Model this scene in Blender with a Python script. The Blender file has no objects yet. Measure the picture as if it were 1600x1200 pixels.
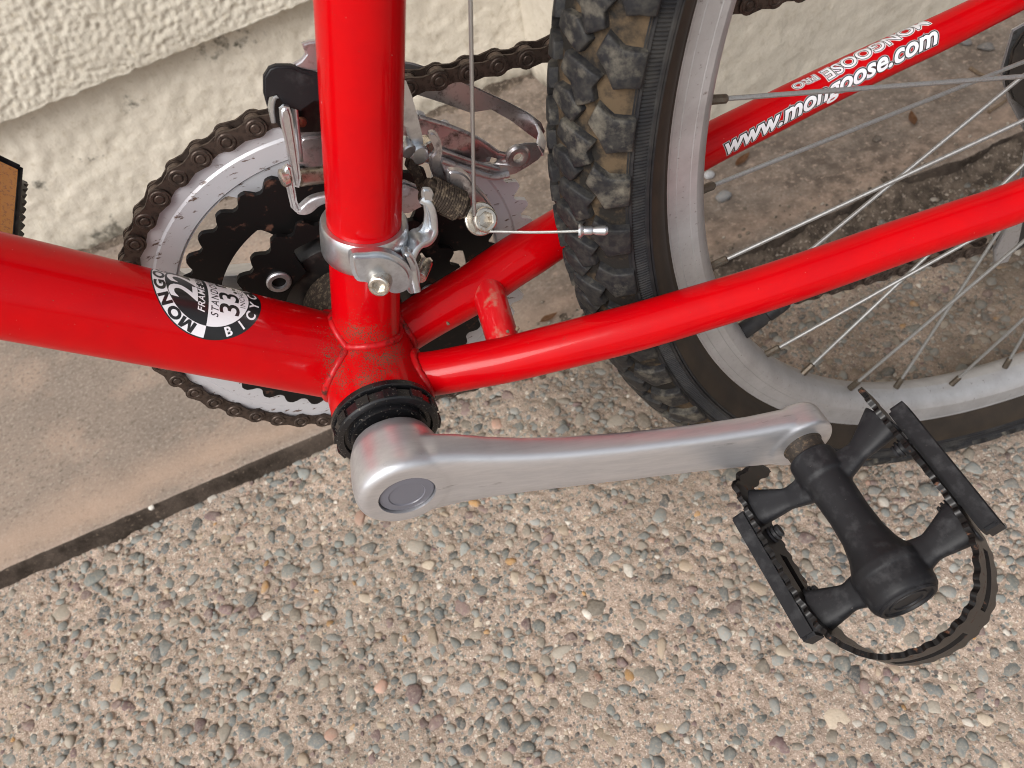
import bpy, bmesh, math, random
import numpy as np
from mathutils import Vector, Matrix, noise
random.seed(7); rng = np.random.default_rng(7)
D = bpy.data; SC = bpy.context.scene; COL = SC.collection
MM = 0.001
rad = math.radians

# ------------------------------------------------------------------ camera, sky, sun, exposure
# all lengths below are millimetres; x = towards the rear wheel, y = towards the wall, z = up, origin = bottom bracket
CP = np.array([31.9587, -253.3398, 270.2062])
CB = np.array([[0.93483952, -0.31207467, -0.16936492], [0.34946388, 0.72423495, 0.59443985], [0.06284962, 0.61489278, -0.78610228]])
FPX = 1314.75
cd = D.cameras.new('camera'); cam = D.objects.new('camera', cd); COL.objects.link(cam)
mw = Matrix.Identity(4)
for i in range(3):
    mw[i][0] = CB[0][i]; mw[i][1] = CB[1][i]; mw[i][2] = -CB[2][i]; mw[i][3] = CP[i] * MM
cam.matrix_world = mw
cd.sensor_width = 36; cd.lens = FPX * 36 / 1600; cd.clip_start = 0.01; cd.clip_end = 500
cd.dof.use_dof = True; cd.dof.focus_distance = 0.355; cd.dof.aperture_fstop = 19
SC.camera = cam

SUN_EL, SUN_AZ = 46, 225          # azimuth of the sun, degrees from +x anticlockwise seen from above
w = D.worlds.new('World'); SC.world = w; w.use_nodes = True
nt = w.node_tree; nt.nodes.clear()
sky = nt.nodes.new('ShaderNodeTexSky'); sky.sky_type = 'NISHITA'; sky.sun_disc = False
sky.sun_elevation = rad(SUN_EL); sky.sun_rotation = rad(90 - SUN_AZ); sky.dust_density = 4; sky.air_density = 1.0
hs = nt.nodes.new('ShaderNodeHueSaturation'); hs.inputs['Saturation'].default_value = 0.22
bg = nt.nodes.new('ShaderNodeBackground'); bg.inputs['Strength'].default_value = 0.11
ow = nt.nodes.new('ShaderNodeOutputWorld')
nt.links.new(sky.outputs[0], hs.inputs['Color']); nt.links.new(hs.outputs[0], bg.inputs[0]); nt.links.new(bg.outputs[0], ow.inputs[0])
sl = D.lights.new('sun', 'SUN'); sl.energy = 1.5; sl.angle = rad(32); sl.color = (1, .97, .93)
so = D.objects.new('sun', sl); COL.objects.link(so)
sd = Vector((math.cos(rad(SUN_EL)) * math.cos(rad(SUN_AZ)), math.cos(rad(SUN_EL)) * math.sin(rad(SUN_AZ)), math.sin(rad(SUN_EL))))
so.rotation_euler = (-sd).to_track_quat('-Z', 'Y').to_euler()
vs = SC.view_settings; vs.view_transform = 'Standard'; vs.look = 'None'; vs.gamma = 1; vs.exposure = 0.6; vs.use_curve_mapping = False
SC.render.engine = 'CYCLES'; SC.cycles.use_denoising = True; SC.cycles.max_bounces = 8; SC.cycles.pixel_filter_type = 'BLACKMAN_HARRIS'; SC.cycles.filter_width = 1.0

# ------------------------------------------------------------------ helpers
def ray(px, py):
    v = (px - 800) / FPX * CB[0] - (py - 600) / FPX * CB[1] + CB[2]
    return v
def at(px, py, y):                 # the point of the plane y = const seen at a pixel of the photograph
    v = ray(px, py); t = (y - CP[1]) / v[1]; return CP + v * t
def atz(px, py, z):
    v = ray(px, py); t = (z - CP[2]) / v[2]; return CP + v * t
V3 = lambda *a: np.array(a, float)
def nrm(a): a = np.asarray(a, float); return a / np.linalg.norm(a)

def tag(o, label=None, cat=None, group=None, kind=None):
    if label: o['label'] = label
    if cat: o['category'] = cat
    if group: o['group'] = group
    if kind: o['kind'] = kind
    return o
def link(o, parent):
    COL.objects.link(o)
    if parent is not None:
        o.parent = parent
        if parent.parent is None and parent.type == 'EMPTY':
            o.matrix_parent_inverse = Matrix.Translation(-parent.location)
    return o
def empty(name, loc=(0, 0, 0), parent=None):
    e = D.objects.new(name, None); e.location = Vector(loc) * MM; e.empty_display_size = .01
    return link(e, parent)
def mk(name, verts, faces, mat, parent=None, sharp=35, mats=None, fm=None):
    me = D.meshes.new(name)
    me.from_pydata((np.asarray(verts, float) * MM).tolist(), [], faces)
    if mats:
        for m in mats: me.materials.append(m)
        me.polygons.foreach_set('material_index', fm)
    else: me.materials.append(mat)
    me.validate(); me.update()
    me.shade_smooth()
    if sharp: me.set_sharp_from_angle(angle=rad(sharp))
    return link(D.objects.new(name, me), parent)
def frombm(name, bm, mat, parent=None, sharp=35):
    bmesh.ops.recalc_face_normals(bm, faces=bm.faces)
    bmesh.ops.scale(bm, vec=(MM,) * 3, verts=bm.verts)
    me = D.meshes.new(name); bm.to_mesh(me); bm.free(); me.materials.append(mat)
    me.shade_smooth()
    if sharp: me.set_sharp_from_angle(angle=rad(sharp))
    return link(D.objects.new(name, me), parent)
class G:                            # collects verts and faces of one mesh
    def __init__(s): s.v = []; s.f = []
    def add(s, vf):
        b = len(s.v); s.v += [tuple(map(float, x)) for x in vf[0]]; s.f += [tuple(i + b for i in f) for f in vf[1]]; return s
    def build(s, name, mat, parent=None, sharp=35): return mk(name, s.v, s.f, mat, parent, sharp)

def frames(pts):
    pts = np.asarray(pts, float); T = np.gradient(pts, axis=0); T /= np.linalg.norm(T, axis=1)[:, None]
    a = V3(0, 1, 0) if abs(T[0][1]) < .9 else V3(1, 0, 0)
    N = [nrm(a - T[0] * (a @ T[0]))]
    for i in range(1, len(pts)): N.append(nrm(N[-1] - T[i] * (N[-1] @ T[i])))
    N = np.array(N); B = np.cross(T, N); return T, N, B
def sweep(pts, radii, n=20, caps=True, sec=None, N=None):
    """round (or sec = list of (a,b)) section swept along pts"""
    pts = np.asarray(pts, float)
    if np.isscalar(radii): radii = [radii] * len(pts)
    T, Nn, B = frames(pts)
    if N is not None:
        Nn = np.array([nrm(np.asarray(N) - t * (np.asarray(N) @ t)) for t in T]); B = np.cross(T, Nn)
    if sec is None: sec = [(math.cos(2 * math.pi * k / n), math.sin(2 * math.pi * k / n)) for k in range(n)]
    n = len(sec); v = []; f = []
    for i, p in enumerate(pts):
        for a, b in sec: v.append(p + radii[i] * (a * Nn[i] + b * B[i]))
    for i in range(len(pts) - 1):
        for k in range(n): f.append((i * n + k, i * n + (k + 1) % n, (i + 1) * n + (k + 1) % n, (i + 1) * n + k))
    if caps: f.append(tuple(reversed(range(n)))); f.append(tuple(range((len(pts) - 1) * n, len(pts) * n)))
    return v, f
def rect(a, b, r=.25):              # rounded rectangle section, half sizes a,b
    o = []
    for sx, sy, a0 in ((1, 1, 0), (-1, 1, 90), (-1, -1, 180), (1, -1, 270)):
        for q in (0, 45, 90):
            o.append((sx * (a - r) + r * math.cos(rad(a0 + q)), sy * (b - r) + r * math.sin(rad(a0 + q))))
    return o
def lathe(o, ax, prof, n=40, close=True):
    """prof = [(t along axis, r)]"""
    ax = nrm(ax); o = np.asarray(o, float); h = V3(0, 0, 1) if abs(ax[2]) < .9 else V3(1, 0, 0)
    e1 = nrm(h - ax * (h @ ax)); e2 = np.cross(ax, e1); v = []; f = []
    for t, r in prof:
        for k in range(n):
            a = 2 * math.pi * k / n; v.append(o + ax * t + r * (math.cos(a) * e1 + math.sin(a) * e2))
    m = len(prof)
    for i in range(m - 1):
        for k in range(n): f.append((i * n + k, i * n + (k + 1) % n, (i + 1) * n + (k + 1) % n, (i + 1) * n + k))
    if close: f.append(tuple(reversed(range(n)))); f.append(tuple(range((m - 1) * n, m * n)))
    return v, f
def spline(pts, n=40):              # Catmull-Rom through pts
    P = np.asarray(pts, float); P = np.vstack([2 * P[0] - P[1], P, 2 * P[-1] - P[-2]]); out = []
    m = len(P) - 3; per = max(2, n // m)
    for i in range(m):
        a, b, c, d = P[i:i + 4]
        for k in range(per):
            t = k / per; out.append(.5 * ((2 * b) + (c - a) * t + (2 * a - 5 * b + 4 * c - d) * t * t + (3 * b - a - 3 * c + d) * t ** 3))
    out.append(P[-2]); return np.array(out)
def plate(name, px, y, th, mat, parent, bev=.5, smooth=False, seg=2):
    """a plate of thickness th whose near face lies in the plane y and has the photographed outline"""
    pts = [at(a, b, y) for a, b in px]
    if smooth:
        P = [np.array(p) for p in pts]; out = []; n = len(P)
        for i in range(n):
            a, b, c, d = P[i - 1], P[i], P[(i + 1) % n], P[(i + 2) % n]
            for k in range(4):
                t = k / 4; out.append(.5 * ((2 * b) + (c - a) * t + (2 * a - 5 * b + 4 * c - d) * t * t + (3 * b - a - 3 * c + d) * t ** 3))
        pts = out
    return prism(name, pts, V3(0, th, 0), mat, parent, bev, seg)
def prism(name, pts, ext, mat, parent, bev=.5, seg=2):
    bm = bmesh.new(); vs_ = [bm.verts.new(tuple(p)) for p in pts]; fc = bm.faces.new(vs_)
    r = bmesh.ops.extrude_face_region(bm, geom=[fc]); nv = [g for g in r['geom'] if isinstance(g, bmesh.types.BMVert)]
    bmesh.ops.translate(bm, verts=nv, vec=tuple(ext))
    if bev:
        e = [e for e in bm.edges if abs((e.verts[0].co - e.verts[1].co).normalized().dot(Vector(tuple(nrm(ext))))) < .5]
        bmesh.ops.bevel(bm, geom=e, offset=bev, segments=seg, affect='EDGES', clamp_overlap=True)
    return frombm(name, bm, mat, parent, 40)
def boxm(c, ex, ey, ez, bev=.6, recess=None):    # bevelled box as bmesh from centre and half-axis vectors
    bm = bmesh.new(); bmesh.ops.create_cube(bm, size=2)
    M = Matrix(((ex[0], ey[0], ez[0], c[0]), (ex[1], ey[1], ez[1], c[1]), (ex[2], ey[2], ez[2], c[2]), (0, 0, 0, 1)))
    bmesh.ops.transform(bm, matrix=M, verts=bm.verts)
    if recess is not None:
        bm.normal_update(); fc = max(bm.faces, key=lambda q: q.normal.dot(Vector(tuple(recess)))); eds = [e for e in bm.edges]
        bmesh.ops.inset_region(bm, faces=[fc], thickness=1.2); bmesh.ops.translate(bm, verts=fc.verts, vec=tuple(-2.2 * np.asarray(recess)))
        bmesh.ops.bevel(bm, geom=[e for e in eds if e.is_valid and len(set(e.verts) & set(fc.verts)) == 0 and not any(set(e.verts) <= set(q.verts) and set(q.verts) & set(fc.verts) for q in bm.faces)], offset=bev, segments=2, affect='EDGES'); bev = 0
    if bev: bmesh.ops.bevel(bm, geom=list(bm.edges), offset=bev, segments=3, affect='EDGES')
    return bm
def bake(o):
    dg = bpy.context.evaluated_depsgraph_get(); me = D.meshes.new_from_object(o.evaluated_get(dg)); o.modifiers.clear(); o.data = me; return o
def remesh(o, vox, smooth_it=6, fac=.5):
    m = o.modifiers.new('r', 'REMESH'); m.mode = 'VOXEL'; m.voxel_size = vox * MM; m.use_smooth_shade = True
    s = o.modifiers.new('s', 'SMOOTH'); s.factor = fac; s.iterations = smooth_it
    bpy.context.view_layer.update(); bake(o); o.data.shade_smooth(); return o

# ------------------------------------------------------------------ materials
def M(name, col, rough=.5, metal=0, coat=0, spec=.5, mott=None, mott2=None, bump=None, bump2=None, rvar=0, stretch=None):
    """mott = (scale, colour, low, high, detail): patches of a second colour; bump = (scale, strength, distance mm)"""
    m = D.materials.new(name); m.use_nodes = True; n = m.node_tree.nodes; l = m.node_tree.links
    b = n['Principled BSDF']; b.inputs['Base Color'].default_value = (*col, 1); b.inputs['Roughness'].default_value = rough
    b.inputs['Metallic'].default_value = metal; b.inputs['Coat Weight'].default_value = coat; b.inputs['Coat Roughness'].default_value = .04
    b.inputs['Specular IOR Level'].default_value = spec
    tc = n.new('ShaderNodeTexCoord'); src = tc.outputs['Object']
    if stretch:
        mp = n.new('ShaderNodeMapping'); mp.inputs['Scale'].default_value = stretch[:3]
        if len(stretch) > 3:
            m0 = n.new('ShaderNodeMapping'); m0.inputs['Rotation'].default_value = (0, stretch[3], 0); l.new(src, m0.inputs[0]); src = m0.outputs[0]
        l.new(src, mp.inputs[0]); src = mp.outputs[0]
    last = None
    for q in (mott, mott2):
        if not q: continue
        t = n.new('ShaderNodeTexNoise'); t.inputs['Scale'].default_value = q[0]; t.inputs['Detail'].default_value = q[4] if len(q) > 4 else 4
        t.inputs['Roughness'].default_value = .65; l.new(src, t.inputs['Vector'])
        mr = n.new('ShaderNodeMapRange'); mr.inputs[1].default_value = q[2]; mr.inputs[2].default_value = q[3]; l.new(t.outputs[0], mr.inputs[0])
        mx = n.new('ShaderNodeMix'); mx.data_type = 'RGBA'; l.new(mr.outputs[0], mx.inputs[0])
        if last is None: mx.inputs[6].default_value = (*col, 1)
        else: l.new(last, mx.inputs[6])
        mx.inputs[7].default_value = (*q[1], 1); last = mx.outputs[2]
        if q is mott:
            mm_ = n.new('ShaderNodeMapRange'); mm_.inputs[3].default_value = rough; mm_.inputs[4].default_value = min(1, rough + rvar); l.new(mr.outputs[0], mm_.inputs[0]); l.new(mm_.outputs[0], b.inputs['Roughness'])
    if last is not None: l.new(last, b.inputs['Base Color'])
    pn = None
    for q in (bump, bump2):
        if not q: continue
        t = n.new('ShaderNodeTexNoise'); t.inputs['Scale'].default_value = q[0]; t.inputs['Detail'].default_value = 5; t.inputs['Roughness'].default_value = .6; l.new(src, t.inputs['Vector'])
        bp = n.new('ShaderNodeBump'); bp.inputs['Strength'].default_value = q[1]; bp.inputs['Distance'].default_value = q[2] * MM; l.new(t.outputs[0], bp.inputs['Height'])
        if pn: l.new(pn, bp.inputs['Normal'])
        pn = bp.outputs[0]
    if pn: l.new(pn, b.inputs['Normal'])
    return m

def red_paint():
    m = M('red_paint', (.5, .0003, .0026), .4, 0, .3, .04, mott=(60, (.44, .0005, .0036), .4, .7), mott2=(800, (.38, .24, .2), .765, .785, 2), bump=(900, .03, .1))
    n = m.node_tree.nodes; l = m.node_tree.links; b = n['Principled BSDF']
    base = b.inputs['Base Color'].links[0].from_socket
    tc = n.new('ShaderNodeTexCoord')
    # grit and dust: fine specks, thick round the bottom bracket where road dirt collects, sparse elsewhere
    ln = n.new('ShaderNodeVectorMath'); ln.operation = 'DISTANCE'; ln.inputs[1].default_value = (.001, -.020, .019); l.new(tc.outputs['Object'], ln.inputs[0])
    fall = n.new('ShaderNodeMapRange'); fall.inputs[1].default_value = .012; fall.inputs[2].default_value = .028; fall.inputs[3].default_value = .2; fall.inputs[4].default_value = 0; l.new(ln.outputs['Value'], fall.inputs[0])
    sp = n.new('ShaderNodeTexNoise'); sp.inputs['Scale'].default_value = 1700; sp.inputs['Detail'].default_value = 3; sp.inputs['Roughness'].default_value = .7; l.new(tc.outputs['Object'], sp.inputs['Vector'])
    pa = n.new('ShaderNodeTexNoise'); pa.inputs['Scale'].default_value = 110; pa.inputs['Detail'].default_value = 3; l.new(tc.outputs['Object'], pa.inputs['Vector'])
    a1 = n.new('ShaderNodeMath'); a1.operation = 'MULTIPLY_ADD'; l.new(pa.outputs[0], a1.inputs[0]); a1.inputs[1].default_value = .34; l.new(fall.outputs[0], a1.inputs[2])
    a2 = n.new('ShaderNodeMath'); a2.operation = 'MULTIPLY_ADD'; l.new(sp.outputs[0], a2.inputs[0]); a2.inputs[1].default_value = .95; l.new(a1.outputs[0], a2.inputs[2])
    mr = n.new('ShaderNodeMapRange'); mr.inputs[1].default_value = .845; mr.inputs[2].default_value = .885; l.new(a2.outputs[0], mr.inputs[0])
    mp2 = n.new('ShaderNodeMapping'); mp2.inputs['Rotation'].default_value = (.3, .5, .2); mp2.inputs['Scale'].default_value = (.06, 1, 1); l.new(tc.outputs['Object'], mp2.inputs[0])
    rg = rng0 = n.new('ShaderNodeTexNoise'); rg.inputs['Scale'].default_value = 260; rg.inputs['Detail'].default_value = 4; l.new(mp2.outputs[0], rg.inputs['Vector'])
    rr_ = n.new('ShaderNodeMapRange'); rr_.inputs[1].default_value = .45; rr_.inputs[2].default_value = .72; rr_.inputs[3].default_value = .03; rr_.inputs[4].default_value = .22; l.new(rg.outputs[0], rr_.inputs[0]); l.new(rr_.outputs[0], b.inputs['Coat Roughness'])
    cr = n.new('ShaderNodeMix'); cr.data_type = 'RGBA'; cr.inputs[6].default_value = (.02, .009, .007, 1); cr.inputs[7].default_value = (.17, .10, .065, 1); l.new(pa.outputs[0], cr.inputs[0])
    mx = n.new('ShaderNodeMix'); mx.data_type = 'RGBA'; l.new(mr.outputs[0], mx.inputs[0]); l.new(base, mx.inputs[6]); l.new(cr.outputs[2], mx.inputs[7]); l.new(mx.outputs[2], b.inputs['Base Color'])
    iv = n.new('ShaderNodeMapRange'); iv.inputs[3].default_value = .34; iv.inputs[4].default_value = 0; l.new(mr.outputs[0], iv.inputs[0]); l.new(iv.outputs[0], b.inputs['Coat Weight'])
    return m
RED = red_paint()
DIRTRED = M('grimy_red_weld', (.42, .003, .006), .45, 0, .2, spec=.2, mott=(170, (.04, .016, .011), .52, .66, 7), mott2=(800, (.2, .13, .09), .62, .7, 3), rvar=.4)
DUSTRED = M('dusty_red_paint', (.58, .003, .008), .35, 0, .5, mott=(140, (.42, .2, .14), .52, .72, 6), rvar=.35)
ALU = M('brushed_aluminium', (.66, .66, .685), .32, .8, mott=(420, (.54, .545, .57), .35, .75, 6), mott2=(260, (.38, .38, .4), .64, .72, 6), bump=(2200, .10, .2), rvar=.12, stretch=(.1, 1, 1, rad(-17.5)))
ALUD = M('dull_aluminium', (.55, .55, .57), .42, .9, mott=(300, (.25, .23, .21), .55, .75), bump=(900, .1, .2))
ZINC = M('zinc_plated_steel', (.62, .65, .68), .28, .95, mott=(180, (.42, .43, .45), .45, .75), rvar=.2, bump=(700, .05, .2))
CHROME = M('tarnished_chrome', (.5, .48, .49), .3, .9, mott=(200, (.12, .09, .08), .5, .7, 6), rvar=.3, bump=(500, .08, .3))
BOLT = M('bolt_steel', (.6, .56, .5), .25, .95, mott=(400, (.25, .19, .13), .52, .72), rvar=.3)
BLACKP = M('black_plastic', (.014, .014, .016), .5, spec=.25, mott=(150, (.05, .05, .053), .52, .8, 6), mott2=(500, (.13, .12, .11), .69, .76, 4), rvar=.2, bump=(1100, .12, .2))
CUP = M('black_greasy_cup', (.007, .007, .008), .26, spec=.5, mott=(900, (.16, .14, .11), .62, .72, 4), rvar=.5, bump=(500, .2, .3))
BLACKM = M('black_steel', (.012, .011, .011), .33, .1, spec=.5, mott=(200, (.05, .038, .03), .52, .78), mott2=(700, (.2, .18, .16), .7, .8), rvar=.3)
RUSTB = M('black_paint_with_rust_chips', (.008, .007, .007), .34, 0, spec=.3, mott=(260, (.12, .055, .032), .62, .7, 4), mott2=(700, (.3, .13, .07), .7, .74, 3), rvar=.5)
TOOTH = M('black_steel_rusty_teeth', (.006, .0055, .0055), .45, 0, spec=.2, mott=(150, (.10, .045, .03), .6, .72, 5), rvar=.4)
RINGG = M('grey_painted_chainring', (.46, .46, .485), .32, .1, coat=.2, mott=(170, (.10, .06, .045), .6, .66, 5), rvar=.4, stretch=(1, 1, 2.4))
CHAIN = M('grimy_chain', (.075, .055, .045), .4, .5, spec=.3, mott=(350, (.022, .016, .013), .45, .7), rvar=.3, bump=(900, .15, .2))
ROLL = M('chain_roller', (.17, .13, .11), .3, .8, mott=(300, (.05, .035, .03), .4, .7), rvar=.3)
RUB = M('tyre_rubber', (.017, .017, .019), .62, spec=.22, mott=(60, (.055, .052, .048), .45, .8, 6), bump=(700, .2, .3))
KNOB = M('dusty_tread_rubber', (.014, .014, .016), .62, spec=.28, mott=(330, (.05, .047, .041), .42, .78, 6), mott2=(75, (.16, .145, .115), .53, .72, 12), bump=(900, .2, .3))
FLOOR = M('muddy_tread_floor', (.018, .016, .014), .8, spec=.2, mott=(70, (.10, .07, .042), .46, .62, 7), bump=(500, .4, .6))
GUM = M('brown_tyre_sidewall', (.022, .017, .013), .55, spec=.25, mott=(50, (.042, .03, .021), .4, .8, 5), bump=(400, .15, .3))
RIM = M('rim_aluminium', (.43, .43, .44), .4, .45, mott=(60, (.33, .325, .33), .35, .7, 8), mott2=(420, (.16, .14, .13), .62, .76, 4), bump=(500, .15, .25))
SPOKE = M('galvanised_spoke', (.3, .305, .305), .5, .75, mott=(900, (.24, .23, .22), .45, .7), bump=(2500, .3, .2))
BRASS = M('brass_nipple', (.12, .105, .085), .45, .8, mott=(700, (.1, .07, .05), .45, .7))
CABLE = M('steel_cable', (.42, .43, .42), .4, .9, bump=(3000, .4, .2))
WHITE = M('white_print', (.8, .8, .84), .35, 0, .3)
BLACKI = M('black_print', (.008, .008, .009), .35, 0, .3)
GREYI = M('grey_print', (.3, .3, .31), .4, 0, .3)
AMBER = M('amber_reflector', (.55, .19, .006), .25, 0, .3, mott=(500, (.34, .1, .004), .52, .62))
GREASE = M('greasy_dirt', (.035, .026, .02), .8, spec=.2, mott=(500, (.17, .13, .09), .5, .7, 6), bump=(700, .6, .8))
LEAFM = M('dry_leaf', (.24, .13, .075), .8, spec=.2, mott=(200, (.16, .07, .03), .4, .7))
TWIGM = M('twig', (.12, .085, .06), .85, spec=.2, mott=(300, (.2, .15, .1), .4, .7))
# ------------------------------------------------------------------ the setting: ground, slab, house wall
GZ = -296.5; SZ = -275.5
def nodes(name):
    m = D.materials.new(name); m.use_nodes = True; return m, m.node_tree.nodes, m.node_tree.links, m.node_tree.nodes['Principled BSDF']
def nz(n, l, src, scale, detail=4, rough=.6):
    t = n.new('ShaderNodeTexNoise'); t.inputs['Scale'].default_value = scale; t.inputs['Detail'].default_value = detail; t.inputs['Roughness'].default_value = rough; l.new(src, t.inputs['Vector']); return t.outputs[0]
def rng_(n, l, s, a, b, c=0, d=1):
    m = n.new('ShaderNodeMapRange'); l.new(s, m.inputs[0])
    for i, v in enumerate((a, b, c, d)): m.inputs[i + 1].default_value = v
    return m.outputs[0]
def mix(n, l, f, a, b):
    m = n.new('ShaderNodeMix'); m.data_type = 'RGBA'
    if isinstance(f, float): m.inputs[0].default_value = f
    else: l.new(f, m.inputs[0])
    for i, v in ((6, a), (7, b)):
        if isinstance(v, tuple): m.inputs[i].default_value = (*v, 1)
        else: l.new(v, m.inputs[i])
    return m.outputs[2]
def mul(n, l, a, b):
    m = n.new('ShaderNodeMath'); m.operation = 'MULTIPLY'; m.use_clamp = True; l.new(a, m.inputs[0])
    if isinstance(b, float): m.inputs[1].default_value = b
    else: l.new(b, m.inputs[1])
    return m.outputs[0]
def bumps(n, l, b, src, lst):
    pn = None
    for sc, st, d in lst:
        bp = n.new('ShaderNodeBump'); bp.inputs['Strength'].default_value = st; bp.inputs['Distance'].default_value = d * MM; l.new(nz(n, l, src, sc, 5), bp.inputs['Height'])
        if pn: l.new(pn, bp.inputs['Normal'])
        pn = bp.outputs[0]
    l.new(pn, b.inputs['Normal'])
def grime_shade(n, l, pos):
    """old dirt and painted shade: a band that lies along the slab joint towards the rear wheel, with an uneven outline"""
    sx = n.new('ShaderNodeSeparateXYZ'); l.new(pos, sx.inputs[0])
    ex = rng_(n, l, sx.outputs[0], .06, .2); ey = rng_(n, l, sx.outputs[1], -.1, .1)  # darker behind the wheel: part dirt, part shade put into the colour
    p = mul(n, l, ex, ey); q = nz(n, l, pos, 9, 5); r = rng_(n, l, q, .3, .6, .35, 1)
    return mul(n, l, p, r)
def mortar():
    m, n, l, b = nodes('mortar_and_sand'); g = n.new('ShaderNodeNewGeometry'); pos = g.outputs['Position']
    c = mix(n, l, rng_(n, l, nz(n, l, pos, 14, 5), .35, .68), (.45, .345, .28), (.33, .26, .212))
    c = mix(n, l, rng_(n, l, nz(n, l, pos, 420, 4), .5, .66), c, (.25, .19, .145))
    c = mix(n, l, rng_(n, l, nz(n, l, pos, 900, 3), .57, .65), c, (.7, .6, .51))
    c = mix(n, l, rng_(n, l, nz(n, l, pos, 4.5, 5), .45, .65, 0, .5), c, (.27, .225, .185))
    h0 = None
    for sc, lim in ((230, .34), (430, .36)):          # sand and small gravel set in the mortar
        vo = n.new('ShaderNodeTexVoronoi'); vo.inputs['Scale'].default_value = sc; vo.inputs['Randomness'].default_value = 1; l.new(pos, vo.inputs['Vector'])
        rp = n.new('ShaderNodeValToRGB'); rp.color_ramp.interpolation = 'CONSTANT'; sc_ = n.new('ShaderNodeSeparateColor'); l.new(vo.outputs['Color'], sc_.inputs[0]); l.new(sc_.outputs[0], rp.inputs[0])
        cols = [(.17, .18, .165), (.24, .24, .22), (.33, .28, .22), (.48, .37, .28), (.14, .12, .11), (.58, .52, .44), (.28, .25, .21), (.2, .2, .19)]
        for i in range(len(cols)):
            e = rp.color_ramp.elements[i] if i < 2 else rp.color_ramp.elements.new(i / len(cols))
            e.position = i / len(cols); e.color = (*cols[i], 1)
        pick = n.new('ShaderNodeMath'); pick.operation = 'LESS_THAN'; l.new(sc_.outputs[1], pick.inputs[0]); pick.inputs[1].default_value = .5
        c = mix(n, l, mul(n, l, rng_(n, l, vo.outputs['Distance'], lim + .06, lim - .03), pick.outputs[0]), c, rp.outputs[0])
    c = mix(n, l, mul(n, l, grime_shade(n, l, pos), .8), c, (.085, .066, .05))
    l.new(c, b.inputs['Base Color']); b.inputs['Roughness'].default_value = .95; b.inputs['Specular IOR Level'].default_value = .2
    bumps(n, l, b, pos, [(500, .9, 1.4), (1300, .7, .5)]); return m
def stone(attr):
    m, n, l, b = nodes('aggregate_' + attr); g = n.new('ShaderNodeNewGeometry'); pos = g.outputs['Position']
    if attr == 'object': a = n.new('ShaderNodeObjectInfo'); c0 = a.outputs['Color']
    else: a = n.new('ShaderNodeAttribute'); a.attribute_name = 'col'; c0 = a.outputs['Color']
    c = mix(n, l, mul(n, l, rng_(n, l, nz(n, l, pos, 350, 5), .4, .7), .5), c0, (.33, .29, .24))
    c = mix(n, l, rng_(n, l, nz(n, l, pos, 420, 6, .75), .54, .66, 0, .75), c, (.40, .315, .25))
    sx = n.new('ShaderNodeSeparateXYZ'); l.new(pos, sx.inputs[0]); zz = n.new('ShaderNodeMath'); zz.operation = 'MULTIPLY_ADD'; l.new(nz(n, l, pos, 300, 4), zz.inputs[0]); zz.inputs[1].default_value = -.0018; l.new(sx.outputs[2], zz.inputs[2])
    c = mix(n, l, rng_(n, l, zz.outputs[0], -.2976, -.2986), c, (.38, .295, .24))       # mortar left clinging round the lower rim of each stone
    c = mix(n, l, mul(n, l, grime_shade(n, l, pos), .6), c, (.09, .07, .055))
    l.new(c, b.inputs['Base Color']); b.inputs['Roughness'].default_value = .75; b.inputs['Specular IOR Level'].default_value = .3
    bumps(n, l, b, pos, [(500, .5, .8)]); return m
def concrete():
    m, n, l, b = nodes('smooth_concrete'); g = n.new('ShaderNodeNewGeometry'); pos = g.outputs['Position']
    c = mix(n, l, rng_(n, l, nz(n, l, pos, 7, 5), .36, .64), (.26, .208, .172), (.19, .157, .133))
    c = mix(n, l, rng_(n, l, nz(n, l, pos, 19, 5), .5, .7, 0, .7), c, (.35, .26, .205))
    c = mix(n, l, rng_(n, l, nz(n, l, pos, 330, 4), .5, .72, 0, .75), c, (.36, .315, .27))
    c = mix(n, l, rng_(n, l, nz(n, l, pos, 250, 4), .54, .68, 0, .8), c, (.13, .105, .085))
    sq = n.new('ShaderNodeSeparateXYZ'); l.new(pos, sq.inputs[0]); ed = n.new('ShaderNodeMath'); ed.operation = 'MULTIPLY_ADD'; l.new(sq.outputs[0], ed.inputs[0]); ed.inputs[1].default_value = -.0665; l.new(sq.outputs[1], ed.inputs[2])
    dd = n.new('ShaderNodeMath'); dd.operation = 'MULTIPLY_ADD'; l.new(nz(n, l, pos, 16, 5), dd.inputs[0]); dd.inputs[1].default_value = .05; l.new(ed.outputs[0], dd.inputs[2])
    c = mix(n, l, mul(n, l, rng_(n, l, dd.outputs[0], .225, .245), rng_(n, l, dd.outputs[0], .285, .25, 0, .6)), c, (.40, .29, .222))      # pinkish water stain that follows the slab's edge
    gm = grime_shade(n, l, pos); c = mix(n, l, mul(n, l, gm, rng_(n, l, nz(n, l, pos, 55, 7, .7), .38, .6, .15, .95)), c, (.10, .078, .063))
    c = mix(n, l, mul(n, l, gm, rng_(n, l, nz(n, l, pos, 170, 5, .7), .55, .66)), c, (.36, .28, .225))
    l.new(c, b.inputs['Base Color']); b.inputs['Roughness'].default_value = .9; b.inputs['Specular IOR Level'].default_value = .25
    bumps(n, l, b, pos, [(70, .3, 2), (520, .5, .8)]); return m
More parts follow.
